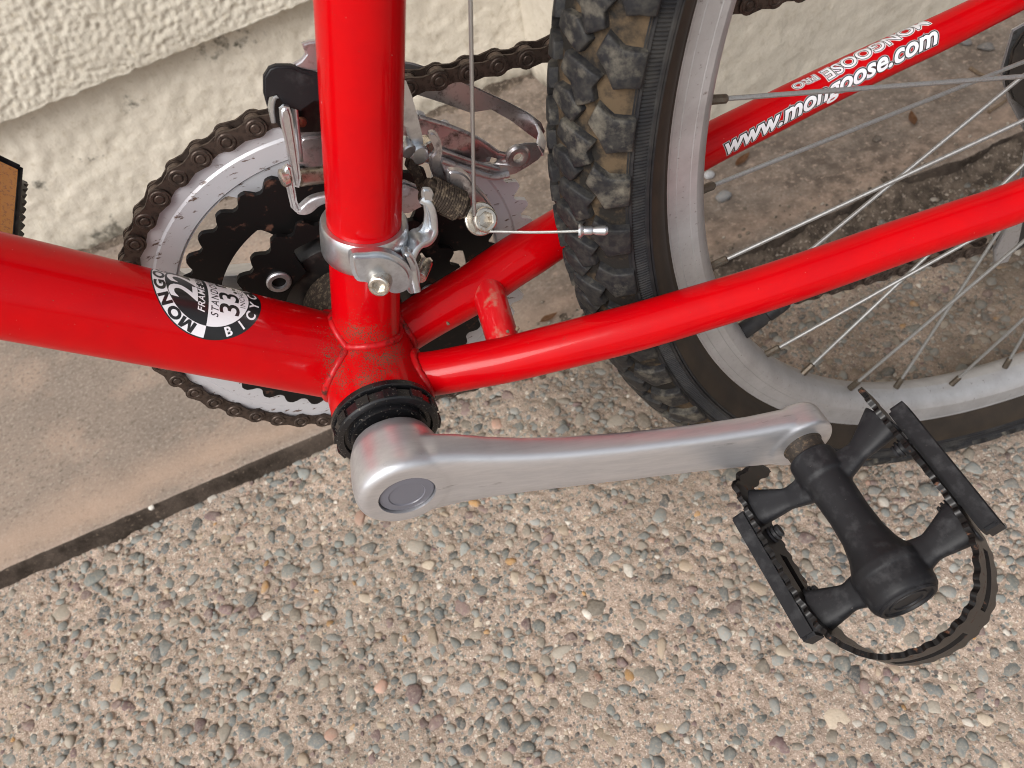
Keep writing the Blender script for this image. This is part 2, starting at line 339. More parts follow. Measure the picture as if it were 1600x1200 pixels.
def stucco(name, a, d, spots=.5):
    m, n, l, b = nodes(name); g = n.new('ShaderNodeNewGeometry'); pos = g.outputs['Position']
    c = mix(n, l, rng_(n, l, nz(n, l, pos, 12, 5), .35, .65), a, d)
    c = mix(n, l, rng_(n, l, nz(n, l, pos, 190, 5), .54, .75, 0, .5), c, (.36, .3, .2))
    sx = n.new('ShaderNodeSeparateXYZ'); l.new(pos, sx.inputs[0])
    mould = mul(n, l, rng_(n, l, nz(n, l, pos, 21, 5, .7), .645, .70), spots)
    c = mix(n, l, mould, c, (.06, .058, .045))
    for (u, v_, yy, rr) in (((330, 78, 545, 26), (292, 96, 545, 15), (388, 60, 548, 22), (62, 284, 548, 9), (176, 372, 553, 30), (208, 168, 548, 12), (280, 130, 548, 9)) if spots > .9 else ()):
        dm = n.new('ShaderNodeVectorMath'); dm.operation = 'DISTANCE'; dm.inputs[1].default_value = tuple(at(u, v_, yy) * MM); l.new(pos, dm.inputs[0])
        sm = n.new('ShaderNodeMath'); sm.operation = 'MULTIPLY_ADD'; l.new(nz(n, l, pos, 75, 6, .7), sm.inputs[0]); sm.inputs[1].default_value = -rr * .004; l.new(dm.outputs['Value'], sm.inputs[2])
        c = mix(n, l, rng_(n, l, sm.outputs[0], -rr * .0012, -rr * .0018, 0, .85), c, (.055, .055, .045))
    foot = mul(n, l, rng_(n, l, sx.outputs[2], -.25, -.274), rng_(n, l, nz(n, l, pos, 26, 6), .38, .62))
    c = mix(n, l, foot, c, (.13, .11, .085))
    l.new(c, b.inputs['Base Color']); b.inputs['Roughness'].default_value = .95; b.inputs['Specular IOR Level'].default_value = .15
    bumps(n, l, b, pos, [(240, .5, 1.5), (800, .5, .5)]); return m
MORT = mortar(); STO = stone('object'); STA = stone('attribute'); CONC = concrete()
EDGE = M('grimy_slab_edge', (.075, .058, .047), .95, spec=.15, mott=(45, (.03, .023, .018), .4, .65, 5), mott2=(300, (.17, .13, .1), .6, .74), bump=(200, .6, 2))
ST1 = stucco('cream_stucco', (.58, .54, .46), (.52, .48, .405), .25); ST2 = stucco('cream_painted_base', (.62, .57, .485), (.54, .495, .415), .95)
ST3 = stucco('cream_painted_pier', (.60, .55, .465), (.54, .49, .41), .1)

ySl = lambda x: 176 + (x + 365) * .0665
yW = lambda x: 546 + (x + 263) * .075
LAT = {}
def vnoise(x, y, s, seed):           # smooth value noise on arrays, -1..1
    if seed not in LAT: LAT[seed] = np.random.default_rng(seed).uniform(-1, 1, (512, 512))
    L = LAT[seed]; u = x / s; v = y / s; iu = np.floor(u).astype(int); iv = np.floor(v).astype(int); fu = u - iu; fv = v - iv
    fu = fu * fu * (3 - 2 * fu); fv = fv * fv * (3 - 2 * fv); g = lambda p, q: L[p % 512, q % 512]
    return (g(iu, iv) * (1 - fu) + g(iu + 1, iv) * fu) * (1 - fv) + (g(iu, iv + 1) * (1 - fu) + g(iu + 1, iv + 1) * fu) * fv
def relief(x, y):
    e = 1.5 * vnoise(x, y, 9, 1) + 1.0 * vnoise(x, y, 5, 2) + .75 * vnoise(x, y, 2.6, 3) + .3 * vnoise(x, y, 1.5, 4) + 1.2 * vnoise(x, y, 45, 5)
    return np.clip(e, -2.4, 1.5) * 1.1
S = 40000
gx = np.concatenate([[-S, -3000, -900, -560], np.arange(-500, 835, 1.5), [900, 1500, 3000, S]]); gy = np.concatenate([[-S, -3000, -900, -450], np.arange(-372, 235, 1.5), [300, 900, 3000, S]])
X_, Y_ = np.meshgrid(gx, gy, indexing='ij'); inn = (X_ > -505) & (X_ < 836) & (Y_ > -375) & (Y_ < 236)
Z_ = GZ + np.where(inn, relief(X_, Y_), -.5); nx_, ny_ = X_.shape
gv = np.stack([X_, Y_, Z_], -1).reshape(-1, 3) * MM; ii = np.arange(nx_ * ny_).reshape(nx_, ny_)
gf = np.stack([ii[:-1, :-1], ii[1:, :-1], ii[1:, 1:], ii[:-1, 1:]], -1).reshape(-1, 4)
me = D.meshes.new('ground'); me.vertices.add(len(gv)); me.vertices.foreach_set('co', gv.astype(np.float32).ravel()); me.loops.add(gf.size); me.loops.foreach_set('vertex_index', gf.astype(np.int32).ravel())
me.polygons.add(len(gf)); me.polygons.foreach_set('loop_start', np.arange(0, gf.size, 4, dtype=np.int32)); me.update(); me.materials.append(MORT); me.shade_smooth()
ground = tag(link(D.objects.new('ground', me), None), kind='structure')

# exposed aggregate
def ico(k):
    bm = bmesh.new(); bmesh.ops.create_icosphere(bm, subdivisions=2, radius=1)
    o = Vector((k * 7.3, k * 3.1, 1)); cut = [Vector(nrm(rng.normal(size=3))) for _ in range(8)]
    for v in bm.verts:
        c = v.co * (1 + .28 * noise.noise(v.co * 1.2 + o) + .12 * noise.noise(v.co * 2.6 + o))
        for q in cut:
            e = c.dot(q) - .58
            if e > 0: c -= q * e * .85
        v.co = c
    vv = np.array([v.co[:] for v in bm.verts]); ff = np.array([[v.index for v in f.verts] for f in bm.faces]); bm.free(); return vv, ff
SHAPES = [ico(k) for k in range(14)]
PAL = np.array([(.17, .185, .175), (.22, .235, .225), (.27, .275, .26), (.135, .15, .15), (.085, .095, .1), (.31, .28, .235), (.38, .3, .22), (.16, .105, .105), (.21, .145, .135), (.58, .54, .48), (.48, .4, .31), (.44, .25, .1), (.42, .26, .2), (.25, .22, .18)])
PW = np.array([20, 19, 12, 13, 6, 10, 5, 5, 4, 3, 3, .9, 1.2, 12.]); PW /= PW.sum()
cell = {}; stones = []
def fits(x, y, r):
    cx, cy = int(x // 16), int(y // 16)
    for i in range(cx - 1, cx + 2):
        for j in range(cy - 1, cy + 2):
            for a, b, c in cell.get((i, j), ()):
                if (a - x) ** 2 + (b - y) ** 2 < (.69 * (c + r)) ** 2: return False
    return True
for lo, hi, tries in ((7.6, 10, 420), (5.2, 7.6, 5200), (3.2, 5.2, 17000), (1.9, 3.4, 17000), (1.1, 1.9, 8000)):
    for _ in range(tries):
        x = random.uniform(-480, 830); y = random.uniform(-370, 225)
        if y > ySl(x) + 1: continue
        if y < -.38 * (x + 480) + 60 - 130 and x < 300 and y < -.38 * x - 200: continue
        r = random.uniform(lo, hi)
        if fits(x, y, r * .85): cell.setdefault((int(x // 16), int(y // 16)), []).append((x, y, r * .85)); stones.append((x, y, r))
def seen(x, y, z):
    q = CB @ (V3(x, y, z) - CP); u = 800 + FPX * q[0] / q[2]; v = 600 - FPX * q[1] / q[2]; return (0 < u < 1600 and 0 < v < 1200), q[2]
info = []
for x, y, r in stones:
    s, d = seen(x, y, GZ); info.append((r / d if s else 0))
big = set(np.argsort(info)[-300:].tolist())
base_me = []
for vv, ff in SHAPES:
    me = D.meshes.new('pebble'); me.from_pydata((vv * MM).tolist(), [], ff.tolist()); me.materials.append(STO); me.shade_smooth(); base_me.append(me)
Vs = []; Fs = []; Cs = []; off = 0
srel = relief(np.array([q[0] for q in stones]), np.array([q[1] for q in stones]))
for i, (x, y, r) in enumerate(stones):
    k = random.randrange(14); a = random.uniform(0, 6.283); asp = random.uniform(.62, 1); hz = min(r * random.uniform(.4, .62), 3.2)
    tx, ty = random.uniform(-.18, .18), random.uniform(-.18, .18); zc = GZ + .35 * srel[i] - hz * random.uniform(.15, .65) + (.35 if r < 2.4 else 0)
    c = PAL[rng.choice(14, p=PW)] * random.uniform(.6, 1.15)
    if i in big:
        o = D.objects.new('pebble', base_me[k]); o.location = V3(x, y, zc) * MM; o.rotation_euler = (tx, ty, a); o.scale = (r, r * asp, hz); o.color = (*c, 1); link(o, ground)
    else:
        vv, ff = SHAPES[k]; q = vv * V3(r, r * asp, hz); ca, sa = math.cos(a), math.sin(a)
        q[:, 2] += tx * q[:, 0] + ty * q[:, 1]
        q = np.stack([q[:, 0] * ca - q[:, 1] * sa + x, q[:, 0] * sa + q[:, 1] * ca + y, q[:, 2] + zc], 1)
        Vs.append(q); Fs.append(ff + off); off += len(q); Cs.append(np.tile(np.append(c, 1), (len(q), 1)))
Vs = np.vstack(Vs) * MM; Fs = np.vstack(Fs); Cs = np.vstack(Cs)
me = D.meshes.new('aggregate'); me.vertices.add(len(Vs)); me.vertices.foreach_set('co', Vs.astype(np.float32).ravel())
me.loops.add(len(Fs) * 3); me.loops.foreach_set('vertex_index', Fs.astype(np.int32).ravel()); me.polygons.add(len(Fs)); me.polygons.foreach_set('loop_start', np.arange(0, len(Fs) * 3, 3, dtype=np.int32))
me.update(); at_ = me.color_attributes.new('col', 'FLOAT_COLOR', 'POINT'); at_.data.foreach_set('color', Cs.astype(np.float32).ravel()); me.materials.append(STA); me.shade_smooth()
tag(link(D.objects.new('aggregate', me), ground), kind='stuff')

def fb(x, y, z, s, o=3): return noise.fractal(Vector((x / s, y / s, z / s)), .8, 2.1, o)
# concrete slab, a step up from the aggregate
xs = [-2500, -1200, -700] + list(np.arange(-480, 840, 5.)) + [1000, 1500, 2500]
prof = [(0, -6), (0, 3), (.3, 8), (.5, 14), (1, 18), (2.2, 20.2), (4.5, 21)] + [(d, 21) for d in list(np.arange(9, 60, 5.)) + list(np.arange(60, 430, 8.)) + [600]]
v = []; f = []; fm = []
for x in xs:
    for k, (dy, dz) in enumerate(prof):
        e = (1.3 * fb(x, dz, 0, 22) + (min(1, max(0, (x - 40) / 100)) * 4.5 * fb(x, dz, 3, 34))) if dy < 6 else 0
        z = GZ + dz + (.7 * fb(x, dy, 5, 30) if dz >= 21 else 0) - (2.2 * max(0, fb(x, 0, 9, 11) - .25) if 1 <= dy < 6 else 0)
        v.append((x, ySl(x) + dy + e, z))
n_ = len(prof)
for i in range(len(xs) - 1):
    for k in range(n_ - 1): f.append((i * n_ + k, (i + 1) * n_ + k, (i + 1) * n_ + k + 1, i * n_ + k + 1)); fm.append(1 if k < 5 else 0)
slab = tag(mk('pavement', v, f, None, sharp=None, mats=[CONC, EDGE], fm=fm), kind='structure')

# loose grit along the joint
gr = G()
for _ in range(520):
    x = random.gauss(330, 190); dy = random.gauss(-2, 16); 
    if not -60 < x < 800: continue
    r = random.uniform(.7, 2.6); z = SZ + r * .3 if dy > 5 else GZ + r * .4 + (6 if -8 < dy < 2 else 0); vv, ff = SHAPES[random.randrange(14)]
    gr.add((vv * V3(r, r * .8, r * .6) + V3(x, ySl(x) + dy, z), ff.tolist()))
GRIT = M('joint_grit', (.17, .14, .11), .9, spec=.2, mott=(60, (.36, .31, .26), .5, .6), mott2=(90, (.06, .05, .04), .55, .62))
tag(gr.build('joint_grit', GRIT, slab, None), kind='stuff')

# soil washed into the joint
v = []; f = []; sp_ = list(np.arange(20, 820, 5.)); pr_ = [(-34, -.6), (-24, 1.2), (-15, 3.5), (-8, 9), (-2, 17), (4, 22), (16, 22.2)]
for x in sp_:
    k_ = min(1, (x - 20) / 120) * (.75 + .5 * fb(x, 0, 0, 40, 3))
    for dy, dz in pr_: v.append((x, ySl(x) + dy * (.6 + .4 * k_) + 2 * fb(x, dy, 2, 16), GZ - .8 + max(-.4, dz * k_ + 2.2 * fb(x, dy, 7, 9, 4))))
for i in range(len(sp_) - 1):
    for k in range(len(pr_) - 1): f.append((i * 7 + k, (i + 1) * 7 + k, (i + 1) * 7 + k + 1, i * 7 + k + 1))
SOIL = M('joint_soil', (.06, .047, .037), .95, spec=.15, mott=(70, (.15, .118, .092), .42, .62, 7), mott2=(300, (.34, .28, .23), .57, .68, 4), bump=(300, .8, 2.5))
tag(mk('joint_soil', v, f, SOIL, ground, None), kind='stuff')

# house wall: rough stucco above an overhanging lip, painted base below, and a pier that stands forward
wall = empty('house_wall', (0, 560, SZ))
tag(wall, 'cream rough stucco house wall with overhanging lip above a painted base', 'wall')
def sheet(name, xs, zs, fn, mat):
    v = [fn(x, z) for x in xs for z in zs]; n_ = len(zs)
    f = [(i * n_ + k, (i + 1) * n_ + k, (i + 1) * n_ + k + 1, i * n_ + k + 1) for i in range(len(xs) - 1) for k in range(n_ - 1)]
    return mk(name, v, f, mat, wall, sharp=None)
sheet('wall_base', [-2500, -1000, -700] + list(np.arange(-480, 243, 3.)), list(np.arange(-290, -60, 3.)),
      lambda x, z: (x, yW(x) + 1.8 * fb(x, 0, z, 16, 4) + 1.2 * fb(x, 3, z, 60, 2), z), ST2)
P1 = at(0, 195, yW(-285) - 22); P2 = at(480, 3, yW(27) - 22)
zL = lambda x: P1[2] + (x - P1[0]) * (P2[2] - P1[2]) / (P2[0] - P1[0])
def up(x, t):
    if t <= 0: return (x, yW(x) - 22 + (-t) * 4 + 1.2 * fb(x, 1, t, 12), zL(x) + 1.2 * fb(x, 4, 0, 9) - (0 if t == 0 else .5))
    if t > 260: return (x, yW(x) - 23, zL(x) + t)
    am = min(1, t / 6)
    a = .7 * fb(x, 0, t, 5.2, 4) - .7 * abs(fb(x, 5, t, 9, 3)) + .25; b_ = fb(x, 7, t, 2.8, 2)
    return (x, yW(x) - 22 - am * (1.7 * max(-.7, min(.6, a * 1.25)) + .75 * b_) - (2.5 * fb(x, 2, t, 70, 2)), zL(x) + t + (0 if t > 8 else 1.5 * fb(x, 4, t, 9)))
sheet('stucco_wall', [-2500, -1000, -640] + list(np.arange(-500, 243, 1.7)), [-6, -3, -1, 0, 1.2, 2.4, 4] + list(np.arange(6, 250, 1.8)) + [270, 700, 2300], up, ST1)
PL_ = [V3(233, 600), V3(278, 357), V3(657, 415), V3(1700, 560)]
def along(s):
    for a, b in zip(PL_, PL_[1:]):
        d = np.linalg.norm(b - a)
        if s <= d or b is PL_[-1]: t = s / d; q = a + (b - a) * t; nn = nrm(V3(-(b - a)[1], (b - a)[0])); return q, -nn if (b - a)[0] > 100 else nrm(V3(-1, -.2))
        s -= d
def pier(s, z):
    q, nn = along(s); a = (1.1 * fb(q[0], q[1], z, 13, 4) + 1.5 * fb(q[0], q[1], z, 60, 2)) if z < 200 else 0
    return (q[0] + nn[0] * a, q[1] + nn[1] * a, z)
sheet('wall_pier', list(np.arange(0, 720, 4.)) + [900, 1600], list(np.arange(-290, 60, 4.)) + [200, 700, 2300], pier, ST3)
# unseen overhang added to block the sky overhead and shape the reflections
bm = boxm((0, 350, 2350), (2500, 0, 0), (0, 330, 0), (0, 0, 60), 4); frombm('added_sky_blocker', bm, ST1, wall)

# dirt drifted against the foot of the wall
v = []; f = []; sp_ = list(np.arange(-480, 240, 4.)); pr_ = [(-20, -.8), (-13, .6), (-7, 2.2), (-3, 4.5), (0, 7.5), (4, 8)]
for x in sp_:
    k_ = .55 + .9 * fb(x, 0, 4, 55, 3)
    for dy, dz in pr_: v.append((x, yW(x) + dy * (.7 + .5 * k_) + 2 * fb(x, dy, 2, 14), SZ - .6 + max(-.5, dz * max(0, k_) + 1.2 * fb(x, dy, 7, 8, 4))))
for i in range(len(sp_) - 1):
    for k in range(5): f.append((i * 6 + k, (i + 1) * 6 + k, (i + 1) * 6 + k + 1, i * 6 + k + 1))
tag(mk('wall_foot_dirt', v, f, SOIL, slab, None), kind='stuff')

# litter
def leaf(px, py, L, W_, rz, label):
    c = atz(px, py, SZ + 2) if atz(px, py, SZ)[1] > ySl(atz(px, py, SZ)[0]) + 5 else atz(px, py, GZ + 3); bm = bmesh.new()
    pr = [(-1, 0), (-.7, .45), (-.25, .8), (.3, .62), (.75, .28), (1, 0), (.75, -.3), (.3, -.6), (-.25, -.82), (-.7, -.42)]
    R = Matrix.Rotation(rz, 3, 'Z'); mid = [bm.verts.new(R @ Vector((t * L, 0, 1.2 + 2 * t * t))) for t in (-1, -.7, -.25, .3, .75, 1)]
    up_ = [mid[0]] + [bm.verts.new(R @ Vector((a * L, b * W_, 1.2 + 2 * a * a + 3 * b * b + random.uniform(0, .8)))) for a, b in pr[1:5]] + [mid[5]]
    dn = [mid[0]] + [bm.verts.new(R @ Vector((a * L, b * W_, 1.2 + 2 * a * a + 2 * b * b + random.uniform(0, .8)))) for a, b in reversed(pr[6:])] + [mid[5]]
    for i in range(5):
        for s in (up_, dn):
            q = [mid[i], mid[i + 1], s[i + 1], s[i]]; q2 = []
            for z in q:
                if z not in q2: q2.append(z)
            if len(q2) > 2: bm.faces.new(q2)
    r = bmesh.ops.solidify(bm, geom=list(bm.faces), thickness=.3)
    bmesh.ops.translate(bm, verts=bm.verts, vec=tuple(c))
    tag(frombm('dry_leaf', bm, LEAFM), label, 'leaf', 'dry leaves on the pavement')
leaf(1160, 252, 12, 5, .5, 'brown dry leaf just below the start of the web address tube')
leaf(1425, 188, 11, 5, 1.1, 'brown dry leaf between two spokes, mid pavement')
leaf(858, 499, 9, 4, .2, 'brown leaf scrap in front of the tyre, behind the red chain stay')
def twig(pts, r, label):
    P = spline([atz(a, b, SZ + 2.5) for a, b in pts], 12); tag(mk('twig', *sweep(P, np.linspace(r, r * .5, len(P)), 8), TWIGM), label, 'twig', 'twigs on the pavement')
twig([(1516, 106), (1530, 115), (1550, 122), (1575, 124)], 2, 'short curved twig lying near the black derailleur cage')
twig([(1545, 175), (1575, 155), (1600, 140)], 1.6, 'thin straight twig under the spokes at the picture edge')
def rock(px, py, z, r, col, label, hz=.6):
    c = atz(px, py, z); o = D.objects.new('stone', base_me[random.randrange(14)]); o.location = (c + V3(0, 0, r * hz * .7)) * MM; o.scale = (r, r * .8, r * hz); o.rotation_euler = (0, 0, random.uniform(0, 6)); o.color = (*col, 1); link(o, None); tag(o, label, 'stone', 'loose stones on the pavement')
rock(238, 795, SZ, 3.2, (.75, .73, .68), 'small white stone on the grimy slab edge')
rock(1128, 312, SZ, 9, (.27, .29, .31), 'blue grey stone beside the lower brass spoke nipple')
rock(1106, 277, SZ, 7, (.62, .64, .68), 'pale stone between the rim and the lettered red tube')
rock(1508, 70, SZ, 8, (.13, .14, .16), 'dark slate stone below the end of the web address', .5)
rock(1541, 78, SZ, 10, (.14, .15, .16), 'larger dark slate stone near the black derailleur cage', .45)
rock(1370, 220, SZ, 5, (.07, .06, .055), 'tiny dark stone in the middle of the brown pavement')
# ------------------------------------------------------------------ the bicycle
bike = empty('bicycle', (0, 0, GZ))
tag(bike, 'red bicycle seen close up at its crank, pedal, chainrings and rear wheel', 'bicycle')

class Tube:
    def __init__(s, pts, radii):
        s.p = np.asarray(pts, float); s.r = np.full(len(s.p), radii) if np.isscalar(radii) else np.asarray(radii, float)
        s.T, s.N, s.B = frames(s.p); s.s = np.concatenate([[0], np.cumsum(np.linalg.norm(np.diff(s.p, axis=0), axis=1))])
    def surf(s, q, a, off=0):
        f = lambda A: np.array([np.interp(q, s.s, A[:, k]) for k in range(3)])
        r = np.interp(q, s.s, s.r); n = math.cos(a) * nrm(f(s.N)) + math.sin(a) * nrm(f(s.B)); return f(s.p) + (r + off) * n, n
    def hit(s, px, py):
        best = None
        for q in np.linspace(0, s.s[-1], 260):
            c = s.surf(q, 0)[0]; d = CB @ (c - CP)
            if d[2] < 60: continue
            u = 800 + FPX * d[0] / d[2]; v = 600 - FPX * d[1] / d[2]
            if abs(u - px) > 160 or abs(v - py) > 160: continue
            for a in np.linspace(-math.pi, math.pi, 180):
                P, n = s.surf(q, a)
                if n @ (CP - P) < 0: continue
                d = CB @ (P - CP); e = (800 + FPX * d[0] / d[2] - px) ** 2 + (600 - FPX * d[1] / d[2] - py) ** 2
                if best is None or e < best[0]: best = (e, q, a)
        return best[1], best[2]
    def build(s, name, mat, parent, n=40): return mk(name, *sweep(s.p, s.r, n), mat, parent)

RST, RDT, RSH = 13.8, 18.0, 20.5
uS = V3(math.cos(rad(72.9)), 0, math.sin(rad(72.9))); uD = nrm(V3(-.7071, 0, .7071))
oD = V3(-3.2, 0, -2.0)
ST = Tube([uS * t for t in (0, 100, 250, 470)], RST); ST.build('seat_tube', RED, bike, 64)
DT = Tube([oD + uD * t for t in (0, 60, 200, 600)], RDT); DT.build('down_tube', RED, bike, 72)
LP = [(14, -16, -2), (25.6, -21.3, -1), (41.7, -26.1, .3), (57.7, -30.5, 1.5), (84.3, -36.2, 3.6), (110.5, -41.5, 5.7), (136.9, -45.6, 7.8), (163, -49.2, 9.8), (189.5, -51.9, 11.9), (215.8, -54.2, 14), (241.7, -56.8, 16), (264.6, -59.1, 17.8), (330, -63, 24), (404, -66, 32)]
lp = spline(LP, 80); LC = Tube(lp, np.interp(lp[:, 0], [14, 40, 100, 180, 265, 400], [9.4, 9.6, 9.9, 9.3, 8.4, 7])); LC.build('chain_stay', RED, bike, 40)
RP = [(14, 8, -2), (30.8, 8.7 + 3, -.6), (54.5, 15.8, 1.3), (75.2, 21.3, 2.9), (102.4, 26.8, 5), (140, 34.8, 8), (178.4, 41, 11), (213.6, 44.1, 13.8), (248, 46.9, 16.5), (282, 48.6, 19.2), (315, 50, 21.7), (404, 56, 30)]
rp = spline(RP, 80); RC = Tube(rp, np.interp(rp[:, 0], [14, 60, 100, 140, 180, 300, 400], [10.5, 11.3, 11.2, 10.4, 9.9, 8.5, 7]))
# crimp on the tyre side of the drive-side stay
sv, sf = sweep(RC.p, RC.r, 40)
for i, q in enumerate(sv):
    k = i // 40; c = RC.p[k]; d = q - c
    if 85 < c[0] < 150:
        wgt = math.sin((c[0] - 85) / 65 * math.pi); dd = nrm(d) @ nrm(V3(.2, -.8, .25))
        if dd > .2: sv[i] = c + d * (1 - .34 * wgt * (dd - .2))
mk('chain_stay', sv, sf, RED, bike)
# bridge between the stays
a_, b_ = at(757, 455, 8), at(790, 530, -30)
b0 = spline([(60.5, 17, 3), (58.5, -6, 2.4), (56.5, -28.5, 1.6)], 14); mk('chain_stay_bridge', *sweep(b0, np.linspace(7.4, 6.9, len(b0)), 28), DUSTRED, bike)
for s_ in (-1, 1): mk('seat_stay', *sweep([(404, s_ * 64, 32), (300, s_ * 48, 180), (132, s_ * 16, 420)], [6.5, 8, 8], 20), RED, bike)
mk('bottom_bracket_shell', *lathe((0, 34, 0), (0, -1, 0), [(0, 19), (0, 20), (.6, RSH), (67.4, RSH), (68, 20), (68, 19)], 64), RED, bike)
def bead(fn, n, r0, name, sp=1.0):
    P = [fn(2 * math.pi * k / n) for k in range(n)]; P = np.array(P + P[:1])
    P[:, :] = P
    rr = [r0 * (1 + .22 * abs(math.sin(k * sp)) + .12 * noise.noise(Vector((k * .7, r0, 0)))) for k in range(n + 1)]
    mk(name, *sweep(P, rr, 10, False), DIRTRED, bike, 60)
def emerge(o, u, r, others, rs=RSH):
    e1 = V3(0, 1, 0); e2 = np.cross(u, e1)
    def fn(a):
        q = o + r * (math.cos(a) * e1 + math.sin(a) * e2); t = 0
        A = u[0] ** 2 + u[2] ** 2; B_ = 2 * (q[0] * u[0] + q[2] * u[2]); C_ = q[0] ** 2 + q[2] ** 2 - rs ** 2
        dsc = B_ * B_ - 4 * A * C_
        if dsc > 0: t = (-B_ + math.sqrt(dsc)) / (2 * A)
        for ou, orr in others:            # leave the other tube too
            w0 = q - ou * (q @ ou); w1 = u - ou * (u @ ou); A = w1 @ w1; B_ = 2 * w0 @ w1; C_ = w0 @ w0 - orr ** 2; dsc = B_ * B_ - 4 * A * C_
            if dsc > 0: t = max(t, (-B_ + math.sqrt(dsc)) / (2 * A))
        return q + u * (t + .3)
    return fn
bead(emerge(oD, uD, RDT, [(uS, RST)]), 84, 1.5, 'weld_bead', 1.1)
bead(emerge(V3(0, 0, 0), uS, RST, []), 70, 1.6, 'weld_bead', 1.1)
def csbead(sgn, pts, r, x0):
    p0 = pts[0]; u = nrm(pts[3] - pts[0]); u[1] *= 1
    e1 = nrm(V3(0, 1, 0) - u * u[1]); e2 = np.cross(u, e1)
    def fn(a):
        q = p0 + r * (math.cos(a) * e1 + math.sin(a) * e2)
        A = u[0] ** 2 + u[2] ** 2; B_ = 2 * (q[0] * u[0] + q[2] * u[2]); C_ = q[0] ** 2 + q[2] ** 2 - RSH ** 2; t = (-B_ + math.sqrt(max(0, B_ * B_ - 4 * A * C_))) / (2 * A); return q + u * (t + .6)
    bead(fn, 60, 1.5, 'weld_bead', 1.1)
csbead(-1, lp, 9.6, 0); csbead(1, rp, 10.8, 0)
# grit crumbs that sit in the corners of the weld
for px, py, y, r in ((652, 598, -24, 1.5), (640, 640, -34, 1.1), (560, 578, -20, .9), (700, 505, -6, 1.0), (793, 518, -26, .9), (808, 514, -28, 1.1), (962, 488, -33, .9), (655, 552, -12, 1)):
    c = at(px, py, y); vv, ff = SHAPES[random.randrange(14)]; mk('grit_crumb', vv * r + c, ff.tolist(), TWIGM, bike)

# decals -------------------------------------------------------------
def textmesh(txt, size=10, bold=0., shear=0., spacing=1.):
    cu = D.curves.new('t', 'FONT'); cu.body = txt; cu.size = size * MM; cu.offset = bold * MM; cu.shear = shear; cu.space_character = spacing; cu.resolution_u = 4
    o = D.objects.new('t', cu); COL.objects.link(o); bpy.context.view_layer.update()
    me = D.meshes.new_from_object(o.evaluated_get(bpy.context.evaluated_depsgraph_get())); D.objects.remove(o); D.curves.remove(cu)
    bm = bmesh.new(); bm.from_mesh(me); D.meshes.remove(me); bmesh.ops.scale(bm, vec=(1000,) * 3, verts=bm.verts); bmesh.ops.remove_doubles(bm, verts=bm.verts, dist=.002); return bm
def bounds(bm):
    c = np.array([v.co[:] for v in bm.verts]); return c.min(0), c.max(0)
def wrap(name, bm, fn, mat, parent, step=.9):
    lo, hi = bounds(bm)
    for ax in (0, 1):
        no = Vector((1, 0, 0)) if ax == 0 else Vector((0, 1, 0)); q = lo[ax] + step
        while q < hi[ax]:
            bmesh.ops.bisect_plane(bm, geom=list(bm.verts) + list(bm.edges) + list(bm.faces), plane_co=no * q, plane_no=no, dist=1e-5); q += step
    for v in bm.verts: v.co = Vector(fn(v.co.x, v.co.y))
    bmesh.ops.triangulate(bm, faces=bm.faces)
    return frombm(name, bm, mat, parent, None)
def polybm(pts, holes=None):
    bm = bmesh.new(); bm.faces.new([bm.verts.new((a, b, 0)) for a, b in pts]); return bm
def ringbm(r0, r1, a0, a1, n=48):
    bm = bmesh.new(); q = []
    for k in range(n + 1):
        a = rad(a0 + (a1 - a0) * k / n); q.append((bm.verts.new((r0 * math.cos(a), r0 * math.sin(a), 0)), bm.verts.new((r1 * math.cos(a), r1 * math.sin(a), 0))))
    for (a, b), (c, d) in zip(q, q[1:]): bm.faces.new((a, b, d, c))
    return bm
# round sticker on the down tube: its top points up the tube
stk = empty('size_sticker', parent=bike); stk['label'] = 'round black and white frame size sticker'
s0 = 73.5; P0, _ = DT.surf(s0, 0); vw = CP - DT.surf(s0, 0, -RDT)[0]; n1, n2 = DT.N[0], DT.B[0]
asil = math.atan2(vw @ n2, vw @ n1); dist = math.hypot(vw @ n1, vw @ n2)
a0s = asil + math.acos(RDT / dist) - rad(33)
def stick(off): return lambda x, y: DT.surf(s0 + y, a0s + x / RDT, off)[0]
wrap('sticker_border', ringbm(.01, 20.6, 0, 360, 96), stick(.06), BLACKI, stk)
wrap('sticker_band', ringbm(15.6, 20.1, 0, 180), stick(.09), WHITE, stk)
wrap('sticker_face', ringbm(.01, 14.9, 180, 360), stick(.09), WHITE, stk)
wrap('sticker_rim', ringbm(14.9, 15.6, 180, 360), stick(.10), WHITE, stk)
def put(txt, size, x, y, mat, off=.13, bold=0., shear=0., sp=1., rot=0, sx=1.):
    if txt == 'M':                     # drawn by hand: wide and heavy
        W_, H = 4.7, 4.0; bm = polybm([(0, 0), (0, H), (1.35, H), (W_ / 2, 1.55), (W_ - 1.35, H), (W_, H), (W_, 0), (W_ - 1.1, 0), (W_ - 1.1, H - 1.6), (W_ / 2 + .5, 0), (W_ / 2 - .5, 0), (1.1, H - 1.6), (1.1, 0)])
    else: bm = textmesh(txt, size, bold, shear, sp)
    lo, hi = bounds(bm); c = (lo + hi) / 2
    for v in bm.verts:
        a, b = (v.co.x - c[0]) * sx, v.co.y - c[1]; v.co = Vector((x + a * math.cos(rot) - b * math.sin(rot), y + a * math.sin(rot) + b * math.cos(rot), 0))
    wrap('sticker_lettering', bm, stick(off), mat, stk)
put('22', 14.5, 0, 9.3, WHITE, bold=.3); put('FRAME SIZE', 3.6, 0, 2.6, WHITE, bold=.05, shear=.2, sp=1.1, sx=1.05)
put('STANDOVER', 4.0, 0, -2.4, BLACKI, bold=.03, sp=1.25, shear=.2, sx=.85); put('33.5', 10.6, 0, -7.9, BLACKI, bold=.14, sx=1.1); put('INCHES', 2.9, 0, -13, BLACKI, sp=1.15)
